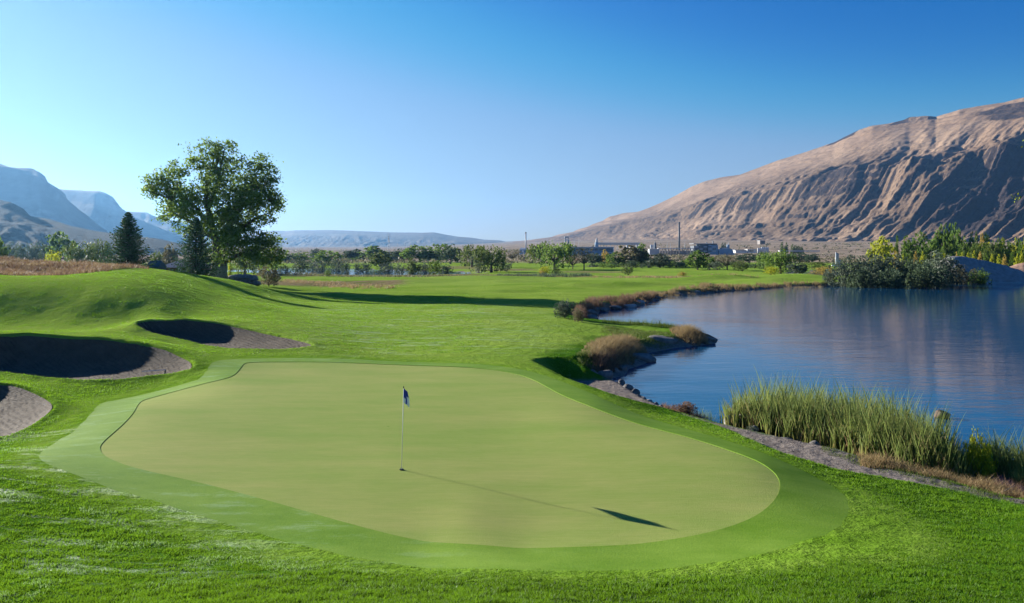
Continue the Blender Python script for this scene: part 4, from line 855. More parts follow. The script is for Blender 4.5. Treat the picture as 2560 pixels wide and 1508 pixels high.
ROCKS = [(1655, 866, 66, 26, 'large flat-topped grey rock slab along the side of the peninsula'), (1700, 860, 30, 13, 'low grey rock right of the flat-topped slab on the peninsula'),
         (1729, 860, 36, 13, 'light-edged flat rock near the peninsula tip'), (1772, 856, 32, 14, 'rounded dark rock at the very tip of the peninsula'),
         (1595, 903, 70, 20, 'wide dark wedge rock lying in the water below the peninsula brush'), (1560, 912, 22, 14, 'grey rock between the wedge rock and the two round boulders'),
         (1552, 928, 26, 14, 'bluish rock at the waterline above the two round boulders'), (1535, 935, 30, 13, 'flat grey rock right of the second round boulder'),
         (1483, 944, 27, 17, 'round tan-grey boulder at the left top of the gravel beach', .25), (1512, 945, 31, 20, 'round dark boulder beside the tan-grey one on the beach', .2),
         (1500, 950, 10, 6, 'pebble-sized stone below the two round boulders', .2), (1527, 957, 11, 9, 'small pale stone at the start of the stone line on the beach'), (1540, 963, 18, 9, 'dark flat stone after the small pale one in the stone line'),
         (1554, 965, 16, 14, 'dark pointed stone standing up in the stone line'), (1566, 979, 28, 16, 'largest dark stone of the line along the gravel beach'), (1551, 974, 12, 7, 'small grey stone left of the largest stone in the line'),
         (1587, 988, 20, 14, 'tan angular stone right of the largest stone in the line'), (1594, 996, 12, 8, 'little grey stone below the tan angular stone'),
         (1603, 1003, 22, 10, 'long grey stone in the lower half of the stone line'), (1622, 1008, 16, 8, 'pale grey stone in the lower half of the stone line'), (1639, 1014, 12, 8, 'small dark stone near the lower end of the stone line'),
         (1653, 1023, 16, 9, 'dark stone at the lower end of the line, touching the grass'),
         (1480, 788, 26, 12, 'blue-grey rock by the inner corner of the first bay'), (1475, 802, 26, 14, 'blue-grey rock right of the silvery shrub in the bay'), (1468, 812, 20, 10, 'dark rock at the foot of the bay corner'), (1488, 778, 22, 9, 'upper rock at the inner corner of the bay'),
         (1600, 760, 22, 10, 'pale-topped rock on the bay shore below the rusty brush'), (1632, 748, 26, 8, 'flat dark ledge rock sticking out of the bay shore'), (1575, 768, 26, 8, 'low dark rock on the bay shore left of the pale-topped rock'), (1540, 773, 30, 8, 'long low rock midway along the bay shore'), (1510, 778, 22, 8, 'low rock near the inner end of the bay shore'),
         (1733, 733, 26, 7, 'dark rock on the far shore where the rusty brush ends'), (1765, 726, 10, 8, 'little white stone, left one on the far shore'), (1790, 725, 8, 6, 'little white stone, right one on the far shore'), (1806, 727, 12, 5, 'dark stone lying alone in the water off the far shore'),
         (1690, 738, 22, 6, 'low dark stone on the far shore left of the rusty brush end'), (1655, 741, 20, 6, 'low dark stone on the far shore right of the ledge rock')]
for k, e in enumerate(ROCKS):
    z = e[5] if len(e) > 5 else .02; lb = e[4]
    rpx(e[0], e[1], e[2], e[3], 40+k, lb, z, 'pale_rock' if 'white' in lb or 'pale' in lb else 'rock', dep=.75)
rpx(2355, 1045, 36, 17, 411, 'lone pointed brown rock standing in the water beyond the reeds', 0, 'brown_rock', .8)
for k, (px, py, w, h, lb) in enumerate(((1822, 1060, 22, 18, 'pale grey angular stone, left one of the cluster at the reeds'), (1840, 1058, 22, 20, 'pale grey angular stone, middle one of the cluster at the reeds'), (1857, 1060, 24, 22, 'pale grey angular stone, right one of the cluster at the reeds'),
        (1886, 1078, 20, 12, 'dark stone under the reeds beside the dirt bank'), (1960, 1104, 36, 8, 'flat dark stone row at the foot of the reeds'), (2040, 1122, 27, 17, 'blue-grey round stone resting on the dirt bank'))):
    rpx(px, py, w, h, 420+k, lb, .28, 'pale_rock' if 'pale' in lb else 'rock')
# dark block of rock in the side of the mound
q = at(612, 722, 104); gzr = hz(q[0], q[1])
ob = empty('rock_wall', (q[0], q[1], gzr)); tag(ob, 'dark stacked rock block set into the mound beside the cottonwood', 'rock outcrop')
for j, (dx, dz, w, h_) in enumerate(((-1.0, .75, 1.1, .42), (.2, .8, .9, .4), (1.15, .55, .8, .45), (-.6, .15, 1.1, .45), (.5, .1, 1.1, .45), (1.5, -.05, .6, .5))):
    o = rock('stone', dx, 0, dz, w, 1.0, h_, 700+j, None, rz=0.1*j); o.parent = ob

# ------------------------------------------------------------------ blades: lawn, reeds, dry grass
def blades(name, P_, h, w, lean, mat, tint0, tint1, r, segs=3, kind='stuff', label=None, curve=1.0, ldir=None):
    n = len(P_); a = r.rand(n)*6.283; ld = a+r.normal(size=n) if ldir is None else ldir+r.normal(size=n)*.7
    wx, wy = np.cos(a), np.sin(a); lx, ly = np.cos(ld)*lean, np.sin(ld)*lean
    V = []; T = []
    for s in range(segs+1):
        t = s/segs; wd = w*(1-t**1.5)*.5 if s < segs else 0*w
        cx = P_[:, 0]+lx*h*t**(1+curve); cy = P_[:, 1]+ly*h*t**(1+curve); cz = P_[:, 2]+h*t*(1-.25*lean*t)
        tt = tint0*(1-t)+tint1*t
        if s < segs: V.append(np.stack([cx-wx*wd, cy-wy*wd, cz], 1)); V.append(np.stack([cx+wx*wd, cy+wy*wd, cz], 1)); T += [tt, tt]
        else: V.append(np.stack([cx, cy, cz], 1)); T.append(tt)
    K_ = len(V); V = np.stack(V, 1).reshape(-1, 3); T = np.stack(T, 1).ravel(); b = np.arange(n)*K_; f = []
    for s in range(segs-1): f += [np.stack([b+2*s, b+2*s+1, b+2*s+3], 1), np.stack([b+2*s, b+2*s+3, b+2*s+2], 1)]
    f.append(np.stack([b+2*(segs-1), b+2*(segs-1)+1, b+2*segs], 1))
    o = link(name, mesh(name, V, np.concatenate(f), dict(tint=np.clip(T, 0, 1))), M[mat]); tag(o, label, None, None, kind); return o
r = np.random.RandomState(77)
def lawn():
    N = 760000; rr = 9.2+(44-9.2)*r.rand(N)**1.5; th = np.radians(-34.5+69*r.rand(N)); x = rr*np.sin(th); y = rr*np.cos(th)
    k = (sdist(x, y, collar) < 1.3*r.rand(N)**2.2+.25*fbm(x/.7, y/.7, 3)) & (sdist(x, y, green) < 0)
    for p in bunk.values(): k &= sdist(x, y, p) < -.02
    sl_ = sdist(x, y, lake); k &= sl_ < -.9
    k &= (sdist(x, y, path)+.25*fbm(x/.5, y/.5, 3) < -.0) & (sdist(x, y, beach)+.2*fbm(x/.5, y/.5, 3) < 0)
    px = 1280+F*x/y; band = sstep(30, 46, rr); k &= r.rand(N) > band*.55
    # paler blades: dew patches plus a painted sunlit streak on the left
    x, y, rr = x[k], y[k], rr[k]; cd = -sdist(x, y, collar)
    z = hfun(x, y); clump = fbm(x/.35, y/.35, 3); big = fbm(x/2.2+4, y/2.2, 3)
    h = (.014+.062*np.clip(clump+.22, 0, 1)+.014*r.rand(len(x)))*(.30+.70*sstep(-.1, 1.2, cd+.3*big))*(1+.6*np.clip(big, -.6, 1))
    pxs = 1280+F*x/y; dn = fbm(x/1.3+.5*y, y/.8, 5, .6)
    dz_ = sstep(.14, .36, dn+.04+.25*np.exp(-((pxs-(y-21)*-70-250)/260)**2)*(rr > 13))*(1-sstep(900, 1400, pxs))*sstep(10.5, 13.5, rr)*(1-sstep(26, 34, rr))  # exp term paints sunlight on the crest as a streak of paler blades
    k = rr/12; w = .010+.0065*k
    wet_sunstreak = r.rand(len(x)) < dz_*.42
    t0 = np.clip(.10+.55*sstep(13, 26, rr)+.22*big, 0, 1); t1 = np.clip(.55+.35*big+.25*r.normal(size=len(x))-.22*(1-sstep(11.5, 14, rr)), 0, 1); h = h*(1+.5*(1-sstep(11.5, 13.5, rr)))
    A = np.stack([x, y, z-.005], 1); hh = h*(1+.12*k); dr = ~wet_sunstreak
    hh = hh*(1-.6*sstep(24, 32, rr)*sstep(650, 850, pxs))
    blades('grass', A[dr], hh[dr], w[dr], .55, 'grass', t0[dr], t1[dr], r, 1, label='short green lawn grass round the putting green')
    blades('dewy_sunstreak_grass', A[wet_sunstreak], hh[wet_sunstreak], w[wet_sunstreak], .55, 'dewy_sunstreak', t0[wet_sunstreak], t1[wet_sunstreak], r, 1, label='pale grass with dew and a painted sunlit streak in the lawn left of the putting green')
    N = 210000; rr = 44+64*r.rand(N); th = np.radians(-35+33*r.rand(N)); x = rr*np.sin(th); y = rr*np.cos(th)
    k = np.ones(N, bool)
    for p in bunk.values(): k &= sdist(x, y, p) < -.05
    cl = fbm(x/1.1, y/1.1, 3); k &= (cl > -.12+.25*sstep(1000, 1200, 1280+F*x/y)) & (sdist(x, y, tanp) < 1); x, y, rr, cl = x[k], y[k], rr[k], cl[k]
    blades('grass', np.stack([x, y, hfun(x, y)-.01], 1), (.03+.07*np.clip(cl, 0, 1))*(1+.2*r.rand(len(x))), .018+.0008*rr, .5, 'grass', np.full(len(x), .55), np.clip(.9+.3*r.normal(size=len(x)), 0, 1), r, 1, label='tufty grass on the mound behind the bunkers')
lawn()
def scatter(poly, n, jit=0):
    lo, hi = poly.min(0), poly.max(0); out = []; c = 0
    while c < n:
        p = lo+(hi-lo)*r.rand(n*2, 2); p = p[sdist(p[:, 0], p[:, 1], poly)+(jit*fbm(p[:, 0]/.8, p[:, 1]/.8, 2) if jit else 0) > 0]; out.append(p); c += len(p)
    return np.concatenate(out)[:n]
def pxpoly(l, z=.2): return np.array([on(x, y, z)[:2] for x, y in l])
def field(name, poly, n, h, w, lean, mat, t0, t1, label, jit=.5, hv=.35, segs=3):
    p = scatter(poly, n, jit); cs = .9 if jit < .9 else 2.2; cl = fbm(p[:, 0]/cs, p[:, 1]/cs, 3)
    k = cl > (-.35 if jit < .9 else .02+.0*n); p = p[k]; cl = cl[k]; z = np.maximum(hfun(p[:, 0], p[:, 1]), -.35); m = len(p)
    hh = h*(1+hv*cl*1.6+.25*r.normal(size=m)).clip(.3, 1.7)*(.45+.55*sstep(0, min(1.1, .25*math.sqrt(len(p)/n)*3.5), sdist(p[:, 0], p[:, 1], poly)))
    return blades(name, np.column_stack([p, z-.03]), hh, np.full(m, w), lean, mat, np.clip(t0+.2*r.normal(size=m)+.2*cl, 0, 1), np.clip(t1+.25*r.normal(size=m), 0, 1), r, segs, label=label)
# reed bed: outline on the water plane
reed = pxpoly([(1810, 1078), (1870, 1092), (1950, 1112), (2060, 1132), (2160, 1160), (2240, 1180), (2300, 1195), (2400, 1205), (2445, 1195), (2400, 1150), (2300, 1100), (2180, 1070), (2060, 1052), (1950, 1042), (1860, 1042), (1810, 1055)], 0)
field('dry_reeds', reed, 1900, 1.35, .045, .35, 'dry', .3, .9, 'tan dead reed stalks bent among the green reeds', .25, .3, 4)
field('reeds', reed, 8200, 1.72, .054, .22, 'reed', .10, .72, 'tall green cattail reeds growing along the near shore', .25, .20, 4)
r2 = pxpoly([(2400, 1160), (2560, 1215), (2640, 1240), (2640, 1190), (2500, 1150), (2420, 1130)], 0)
field('reeds', r2, 2600, 1.35, .04, .28, 'reed', .25, .8, 'thinner blue-green reeds at the right edge', .25, .2, 4)
field('reeds', pxpoly([(1700, 1040), (1800, 1062), (1815, 1045), (1760, 1030)], 0), 260, .75, .022, .25, 'reed', .3, .8, 'sparse reed stalks left of the reed bed', .1, .3, 4)
field('dry_grass', pxpoly([(2150, 1160), (2260, 1180), (2400, 1205), (2540, 1225), (2620, 1270), (2500, 1262), (2380, 1222), (2260, 1205), (2150, 1190)], .2), 5200, .42, .018, .5, 'dry', .25, .7, 'dry tan and rusty grass at the foot of the reeds', .3)
field('weeds', pxpoly([(2050, 1128), (2200, 1165), (2400, 1215), (2560, 1262), (2620, 1290), (2500, 1275), (2330, 1225), (2150, 1180), (2060, 1145)], .3), 3200, .18, .018, .5, 'willow', .3, .7, 'low green weeds on the dirt bank', .3)
field('dry_grass', pxpoly([(2420, 1200), (2560, 1225), (2600, 1280), (2480, 1240)], .1), 2600, .62, .016, .5, 'red', .3, .6, 'brown brush at the lower right shore', .3)
field('brush', pxpoly([(1655, 1014), (1700, 1022), (1765, 1045), (1770, 1058), (1700, 1040), (1660, 1026)], .1), 1300, .55, .012, .55, 'red', .3, .6, 'thin reddish bare brush between the beach and the reeds', .05)
# peninsula brush
field('dry_grass', pxpoly([(1455, 915), (1480, 880), (1520, 865), (1580, 858), (1615, 868), (1610, 882), (1585, 900), (1550, 915), (1500, 925)], .35), 9000, .52, .026, .7, 'dry', .05, .75, 'mass of dry tan and reddish grass on the base of the peninsula', .7, .6)
field('brush', pxpoly([(1470, 925), (1510, 905), (1560, 900), (1555, 925), (1510, 940), (1470, 940)], .2), 2400, .6, .028, .5, 'red', .2, .7, 'dark reddish weeds above the round boulders', .3)
field('weeds', pxpoly([(1440, 925), (1470, 900), (1500, 900), (1500, 935), (1450, 940)], .3), 1500, .4, .028, .5, 'willow', .2, .6, 'green weeds above the gravel beach', .3)
field('dry_grass', pxpoly([(1670, 838), (1700, 832), (1765, 842), (1775, 852), (1730, 856), (1690, 852)], .3), 3000, .66, .028, .7, 'dry', .0, .8, 'tall dry grass on the tip of the peninsula', .5, .6)
field('dry_grass', pxpoly([(1500, 822), (1600, 824), (1700, 828), (1690, 834), (1600, 830), (1510, 828)], .2), 1100, .55, .022, .4, 'willow', .4, .9, 'sparse pale grass along the back of the peninsula', .2)
field('meadow', pxpoly([(1500, 826), (1600, 830), (1690, 836), (1690, 856), (1620, 862), (1560, 850), (1500, 845)], .5), 5200, .16, .035, .5, 'willow', .6, 1.0, 'short yellow-green grass on top of the peninsula', .3)
# shore brush round the bay
field('dry_grass', pxpoly([(1430, 775), (1470, 760), (1540, 752), (1600, 742), (1640, 735), (1650, 742), (1610, 752), (1560, 763), (1500, 773), (1470, 785)], .4), 6500, .72, .05, .6, 'red', .05, .85, 'rusty brown brush along the first bay shore', 1.0)
field('dry_grass', pxpoly([(1560, 752), (1620, 738), (1700, 727), (1740, 722), (1745, 730), (1660, 738), (1600, 752)], .4), 4200, .7, .06, .6, 'dry', .2, .9, 'tan brush along the upper bay shore', 1.0)
field('dry_grass', pxpoly([(1740, 720), (1850, 716), (1960, 711), (2060, 709), (2060, 714), (1950, 716), (1850, 721), (1745, 728)], .4), 6500, .6, .08, .6, 'dry', .0, .8, 'tan grass edging the far green shore', 1.0)
field('brush', pxpoly([(1425, 800), (1440, 778), (1470, 785), (1468, 805), (1440, 808)], .5), 2000, .8, .035, .4, 'red', .0, .4, 'dark brown brush in the bay corner', .4)
# rough strips and the dry bank on the left
field('dry_grass', pxpoly([(700, 700), (780, 701), (900, 711), (1000, 718), (980, 722), (880, 720), (780, 712), (700, 705)], .8), 3800, .45, .09, .6, 'dry', .0, .7, 'strip of reddish dry grass across the first fairway', 1.5)
field('dry_grass', pxpoly([(640, 688), (760, 690), (900, 694), (1100, 695), (1330, 693), (1330, 689), (1100, 691), (900, 690), (760, 686), (640, 685)], .5), 6000, .6, .11, .5, 'olive', .1, .7, 'dark rushes along the near bank of the far lake', 2)
field('dry_grass', pxpoly([(1240, 693), (1480, 693), (1480, 690), (1240, 689)], .5), 3500, .75, .11, .5, 'blue', .2, .9, 'dark sedge strip behind the middle fairway', 2)
field('dry_grass', pxpoly([(1480, 697), (1700, 699), (1900, 702), (1900, 698), (1700, 695), (1480, 693)], .5), 3200, .5, .1, .5, 'dry', .2, .9, 'thin tan grass strip on the far right fairway', 2)
lt = scatter(tanp, 15000, 2.0); zt = hfun(lt[:, 0], lt[:, 1]); cl = fbm(lt[:, 0]/3, lt[:, 1]/3, 3)
hlf = r.rand(len(lt)) < .45+.9*fbm(lt[:, 0]/2+9, lt[:, 1]/2, 3)
blades('brush', np.column_stack([lt, zt-.03])[hlf], (.55*(1+1.3*cl)).clip(.12, 1.5)[hlf], np.full(hlf.sum(), .06), .7, 'red', np.clip(.15+.3*cl, 0, 1)[hlf], np.clip(.55+.3*r.normal(size=hlf.sum()), 0, 1), r, 2, label='reddish brown brush tangled over the bank on the left')
lt, zt, cl = lt[~hlf], zt[~hlf], cl[~hlf]
blades('dry_grass', np.column_stack([lt, zt-.03]), (.42*(1+.9*cl)).clip(.12, 1.2), np.full(len(lt), .07), .6, 'dry', np.clip(.15+.3*cl, 0, 1), np.clip(.55+.25*r.normal(size=len(lt)), 0, 1), r, 2, label='dry tan weeds covering the bank on the left')

# shrubs near the bay and the reeds
tree('shrub', 'thick', 'silver', 1411, 752, 805, 46, 'silvery leafy shrub standing at the corner of the bay', 'bush', d=69)
tree('shrub', 'thick', 'olive', 1445, 772, 812, 26, 'dry tan shrub right of the silvery one at the bay corner', 'bush', d=66)
tree('shrub', 'thick', 'yellow', 2445, 1092, 1170, 74, 'bright yellow leafy shrub at the right end of the reeds', 'bush', d=24.2)
tree('shrub', 'bush', 'silver', 1878, 1062, 1080, 26, 'little grey-green tussock beside the pale stones', 'bush', d=29)
tree('shrub', 'bush', 'silver', 1780, 708, 722, 14, 'little silvery bush on the far shore', 'bush', d=139)
tree('shrub', 'thick', 'red', 1715, 1005, 1048, 56, 'leafless reddish shrub on the bank left of the reeds', 'bush', d=32.2)
# yellow-leaved tree that only just reaches into the right edge
def yellow_tree():
    d = 27.0; r = np.random.RandomState(31); x = (2760-1280)/F*d; z = hz(x, d); k = d/F
    root = empty('yellow_tree', (x, d, max(z, 0))); tag(root, 'bright yellow leaves of a tree at the right edge of the picture', 'tree')
    L = lambda px, py, rp: ((px-2760)*k, .3*r.normal(), H-(py-HOR)*k-max(z, 0), rp*k, rp*k, rp*k)
    C, P_, ti = clumps([L(2740, 380, 120), L(2680, 320, 70), L(2680, 440, 75), L(2780, 270, 90), L(2590, 368, 30), L(2600, 405, 34), L(2590, 440, 24), L(2578, 489, 13), L(2760, 520, 90)], 300, 16, .10, r, .3)
    V, f, t = quads(P_, .085, ti, r); link('crown', mesh('crown', V, f, dict(tint=t)), M['yellow'], root)
    mb = MB().tube([(0, 0, -.3), (.05, 0, 4), (0, 0, 9)], [.16, .11, .03], 9); mb.build('trunk', M['bark'], root, True)
    lb = MB()
    for q in C[::5]: lb.tube([(0, 0, max(2.5, q[2]-1.2)), tuple(q)], [.03, .008], 4, False)
    lb.build('limbs', M['bark'], root)
yellow_tree()

# driftwood on the dirt bank
q = on(2105, 1180, .55); dw = empty('driftwood', (q[0], q[1], hz(q[0], q[1])), .2); tag(dw, 'small heap of broken pinkish driftwood on the dirt bank', 'driftwood')
for a, b, rad in (((-.30, 0, .03), (.28, .05, .10), .022), ((-.15, -.08, .02), (.22, .10, .05), .018), ((.02, -.12, .0), (.14, .04, .14), .016), ((-.28, .06, .10), (.05, .02, .03), .014), ((.10, -.02, .02), (.30, -.10, .04), .016), ((.16, .02, .0), (.20, -.03, .16), .012)):
    m_ = ((a[0]+b[0])/2, (a[1]+b[1])/2+.02, (a[2]+b[2])/2+.015); MB().tube([a, m_, b], [rad, rad*.9, rad*.4], 6).build('branch', M['wood'], dw)
q = on(2520, 1238, .4); sk = MB().tube([(0, 0, .02), (.3, .1, .12), (.62, .16, .25)], [.02, .016, .006], 6).build('stick', M['wood']); sk.location = (q[0]-.35, q[1], hz(q[0], q[1])); tag(sk, 'thin bare stick leaning out of the brush at the lower right', 'stick')
# rake in the second bunker
q = at(400, 922, 38.6); zz = float(hfun([q[0]], [q[1]], True, True)[0])-.01; rk = empty('bunker_rake', (q[0], q[1], zz+.03), .5); tag(rk, 'pale rake lying on the lit sand of the second bunker', 'rake')
MB().tube([(-.8, 0, .10), (.55, 0, .10)], [.016, .016], 6).build('handle', M['white'], rk); MB().box(.55, .60, -.28, .28, .02, .10).build('head', M['white'], rk)

# ------------------------------------------------------------------ flagstick
q = on(1004, 1178, GZ); zg = float(hb([q[0]], [q[1]])[0])+.035; d = q[1]; zt_ = H-(966-HOR)/F*d; hh = zt_-zg; lx = 5/F*d
fl = empty('flagstick', (q[0], q[1], zg)); tag(fl, 'slim white flagstick with a limp blue and white flag in the hole', 'flagstick')
MB().tube([(0, 0, 0), (lx, 0, hh-.05)], [.009, .007], 10).build('pole', M['white'], fl, True)
MB().tube([(lx, 0, hh-.05), (lx*1.02, 0, hh)], [.013, .013], 10).build('finial', M['black'], fl)
MB().tube([(0, 0, 0), (0, 0, .02)], [.056, .054], 20).build('cup_dark_disc', M['black'], fl)  # solid black disc in place of the shaded hollow of the hole
def flag():
    nu, nv = 26, 30; ft = hh-.05; L_ = .52; V = []; Tn = []
    for j in range(nv+1):
        v = j/nv
        for i in range(nu+1):
            u = i/nu; out = .40*u*(.25+.75*min(1, .35+v))
            fold = .035*math.sin(u*9+v*2.2)*u**.5*(.4+.6*v)
            x = lx*(1-.4*v)+.010+out*.30+fold*.5; yy = out*.90-fold*.3; z = ft-v*.33-u*.24*(.5+.5*v)
            V.append((x, yy, z))
    fa = []; fb = []
    for j in range(nv):
        for i in range(nu):
            a = j*(nu+1)+i; q_ = (a, a+1, a+nu+2, a+nu+1); (fb if (i/nu > .52 and j/nv > .40) or (j/nv > .66 and .02 < i/nu < .35) or j/nv+i/nu*.5 > 1.18 else fa).append(q_)
    c = bpy.data.meshes.new('flag'); c.from_pydata(V, [], fa+fb); c.materials.append(M['flagb']); c.materials.append(M['flagw'])
    for k, p in enumerate(c.polygons): p.material_index = 0 if k < len(fa) else 1; p.use_smooth = True
    o = bpy.data.objects.new('flag_cloth', c); S.collection.objects.link(o); o.parent = fl
flag()

# ------------------------------------------------------------------ shed and house behind the mound
def bx(px0, px1, py0, py1, d, th, mat, name, parent, z0=None):
    a = at(px0, py1, d); b = at(px1, py0, d); z = a[2] if z0 is None else z0
    return MB().box(a[0], b[0], d, d+th, z, b[2]).build(name, mat, parent)
D = 140.0; k = D/F
hs = empty('brown_building', (0, 0, 0)); tag(hs, 'low brown building with a grey hip roof half hidden behind the dark spruce', 'building')
x0, x1 = (404-1280)*k, (522-1280)*k; zw = H-(669-HOR)*k; zb = zw-3.0
MB().box(x0, x1, D, D+6, zb, zw).build('wall', M['brown'], hs)
e = .5; zr = H-(647-HOR)*k
MB().poly([(x0-e, D-e, zw), (x1+e, D-e, zw), (x1+e, D+6+e, zw), (x0-e, D+6+e, zw), (x0+2.6, D+3, zr), (x1-2.6, D+3, zr)],
          [(0, 1, 5, 4), (1, 2, 5), (2, 3, 4, 5), (3, 0, 4), (3, 2, 1, 0)]).build('roof', M['shingle'], hs)
a = at(447, 680, D-.4); MB().box(a[0]-.12, a[0]+.35, D-.45, D-.15, zb, zw-.02).build('post', M['white'], hs)
sh = empty('teal_shed', (0, 0, 0)); tag(sh, 'small dark teal shed behind the mound left of the brown building', 'shed')
D2 = 135.0; k2 = D2/F; sx0, sx1 = (364-1280)*k2, (396-1280)*k2; z1 = H-(668-HOR)*k2; z2 = H-(652-HOR)*k2
MB().box(sx0, sx1, D2, D2+3, z1-2.2, z1).build('wall', M['green_metal'], sh)
MB().poly([(sx0-.1, D2-.2, z1), (sx1+.1, D2-.2, z1), (sx1-.1, D2+1.5, z2), (sx0+.1, D2+1.5, z2), (sx0-.1, D2+3.2, z1), (sx1+.1, D2+3.2, z1)], [(0, 1, 2, 3), (3, 2, 5, 4), (0, 3, 4), (1, 5, 2), (0, 4, 5, 1)]).build('roof', M['green_metal'], sh)
# gravel mound and red bank on the far right
def mound(name, px, py, d, cols, mat, label, cat):
    n = len(px); rows = 26; V = []; 
    for j in range(rows):
        t = j/(rows-1)*2-1
        for a, b in zip(px, py):
            x = (a-1280)/F*d; zt = H-(b-HOR)/F*d; y = d+t*(9 if t < 0 else 14); z = zt-(abs(t)**1.15)*(zt+1.2)-.0
            V.append((x+fbm(np.array([x/3.]), np.array([y/3.]))[0]*.6*(1-abs(t)), y, z+.35*fbm(np.array([x/2.5]), np.array([y/2.5]))[0]*(1-abs(t))))
    n0 = np.arange(rows-1)[:, None]*n+np.arange(n-1)[None]; f = np.stack([n0, n0+1, n0+n+1, n0+n], -1).reshape(-1, 4)
    o = link(name, mesh(name, V, f, None, True), mat); return tag(o, label, cat)
xs = np.linspace(2330, 2790, 90); ys = np.interp(xs, [2330, 2350, 2372, 2395, 2410, 2463, 2518, 2560, 2650, 2790], [700, 655, 640, 638, 640, 651, 664, 680, 698, 712])
mound('gravel_mound', xs, ys, 190, 0, M['gravel'], 'long blue-grey gravel mound in shade on the far shore', 'gravel mound')
xs = np.linspace(2480, 2900, 60); ys = np.interp(xs, [2480, 2520, 2560, 2700, 2900], [690, 668, 656, 640, 690])
mound('soil_mound', xs, ys, 230, 0, M['redsoil'], 'reddish soil mound behind the gravel mound at the right edge', 'soil mound')

# ------------------------------------------------------------------ gravel works beyond the pond
D = 340.0
pl = empty('gravel_plant', (0, 0, 0)); tag(pl, 'twin grey silos with a slanting conveyor behind the pond', 'silo plant')
for px in (2090.5, 2094.8):
    a = at(px, 664, D); t_ = at(px, 631 if px < 2092 else 634, D); MB().tube([(a[0], D, a[2]-1), (a[0], D, t_[2])], [.33, .33], 14).build('silo', M['steel'], pl, True)
def beam(p, q_, rad, mat, name, parent, n=4): return MB().tube([tuple(p), tuple(q_)], [rad, rad], n).build(name, mat, parent)
beam(at(2086, 664, D-2), at(2103, 650, D-2), .22, M['steel'], 'conveyor', pl); beam(at(2079, 664, D-3), at(2106, 668, D-3), .3, M['white'], 'conveyor', pl)
bx(2097, 2104, 655, 664, D+1, 3, M['steel'], 'hopper', pl); 
for px in (2081, 2099): beam(at(px, 672, D-3), at(px, 663, D-3), .12, M['white'], 'post', pl)

# ------------------------------------------------------------------ industrial plant on the plain
D = 1200.0; kk = D/F; gy = 636.5
def bld(name, label, cat='building'): o = empty(name, (0, 0, 0)); return tag(o, label, cat)
def chim(px, top, basey, wpx, mat, label, d=D):
    o = bld('chimney', label, 'chimney'); a = at(px, basey, d); t_ = at(px, top, d); rr_ = wpx/F*d/2
    MB().tube([(a[0], d, a[2]-4), (a[0], d, t_[2])], [rr_*1.15, rr_*.85], 14).build('shaft', mat, o, True)
    MB().tube([(a[0], d, t_[2]-1.6), (a[0], d, t_[2]+.4)], [rr_*1.05, rr_*1.05], 14).build('rim', M['dsteel'], o); return o
chim(1314.5, 581, 637, 3.4, M['steel'], 'pale blue-grey chimney beside the small blue building')
chim(1698, 556, 634, 4.6, M['dsteel'], 'tallest dark chimney in the middle of the plant', 1180)
b = bld('blue_building', 'small bright blue building at the foot of the pale chimney'); bx(1299, 1313, 624, 636, 1190, 14, M['bluem'], 'wall', b); bx(1305, 1309, 626, 631, 1189.5, .6, M['white'], 'door', b)
MB().poly([(*at(1297, 624, 1189)[:2], at(1297, 624, 1189)[2]), (*at(1314, 624, 1189)[:2], at(1314, 624, 1189)[2]), (at(1314, 620, 1197)[0], 1197, at(1314, 620, 1197)[2]), (at(1302, 620, 1197)[0], 1197, at(1302, 620, 1197)[2])], [(0, 1, 2, 3)]).build('roof', M['steel'], b)
b = bld('factory_hall', 'very long blue factory hall with a white roof edge behind the willows'); bx(1400, 1534, 619.5, 640, 1150, 40, M['bluem'], 'wall', b); bx(1399, 1535.5, 617.2, 619.4, 1148, 44, M['roofw'], 'roof', b)
for j in range(11): bx(1404+j*11.8, 1413+j*11.8, 622, 626, 1149.4, .5, M['glass'], 'window', b)
for j in range(7): bx(1506.5+j*3.6, 1509.3+j*3.6, 621, 630, 1149.3, .5, M['dsteel'], 'panel', b)
bx(1519, 1537, 631.4, 632.8, 1142, 8, M['roofw'], 'canopy', b)
b = bld('lattice_tower', 'twin grey lattice towers rising behind the long factory hall', 'tower')
for px in (1413.5, 1421):
    for s in (-1.1, 1.1): beam(at(px+s, 622, 1260), at(px+s, 593 if px < 1420 else 596, 1260), .35, M['steel'], 'leg', b)
    for j in range(5): beam(at(px-1.2, 598+j*5, 1260), at(px+1.2, 596+j*5, 1260), .25, M['steel'], 'brace', b)
bx(1411.5, 1422.5, 591, 595, 1258, 5, M['steel'], 'platform', b); bx(1412, 1415, 597, 612, 1259, 4, M['steel'], 'duct', b); bx(1420, 1422.6, 600, 617, 1259, 4, M['bluem'], 'duct', b)
b = bld('process_tower', 'narrow pale blue process tower left of the long conveyor roof', 'tower'); bx(1488.5, 1496, 606, 618, 1230, 9, M['bluem'], 'base', b); bx(1490, 1494.5, 599, 606, 1231, 6, M['steel'], 'body', b); bx(1490.8, 1493.8, 595, 599, 1232, 3, M['steel'], 'head', b)
b = bld('conveyor_gallery', 'long pale conveyor gallery running right from the process tower', 'conveyor'); bx(1495.5, 1600, 606.5, 609.2, 1240, 7, M['roofw'], 'roof', b); bx(1496, 1599, 609.4, 612.5, 1241, 5, M['steel'], 'wall', b)
for j in range(12): bx(1500+j*8.6, 1501+j*8.6, 612.7, 625, 1242, 1, M['steel'], 'leg', b)
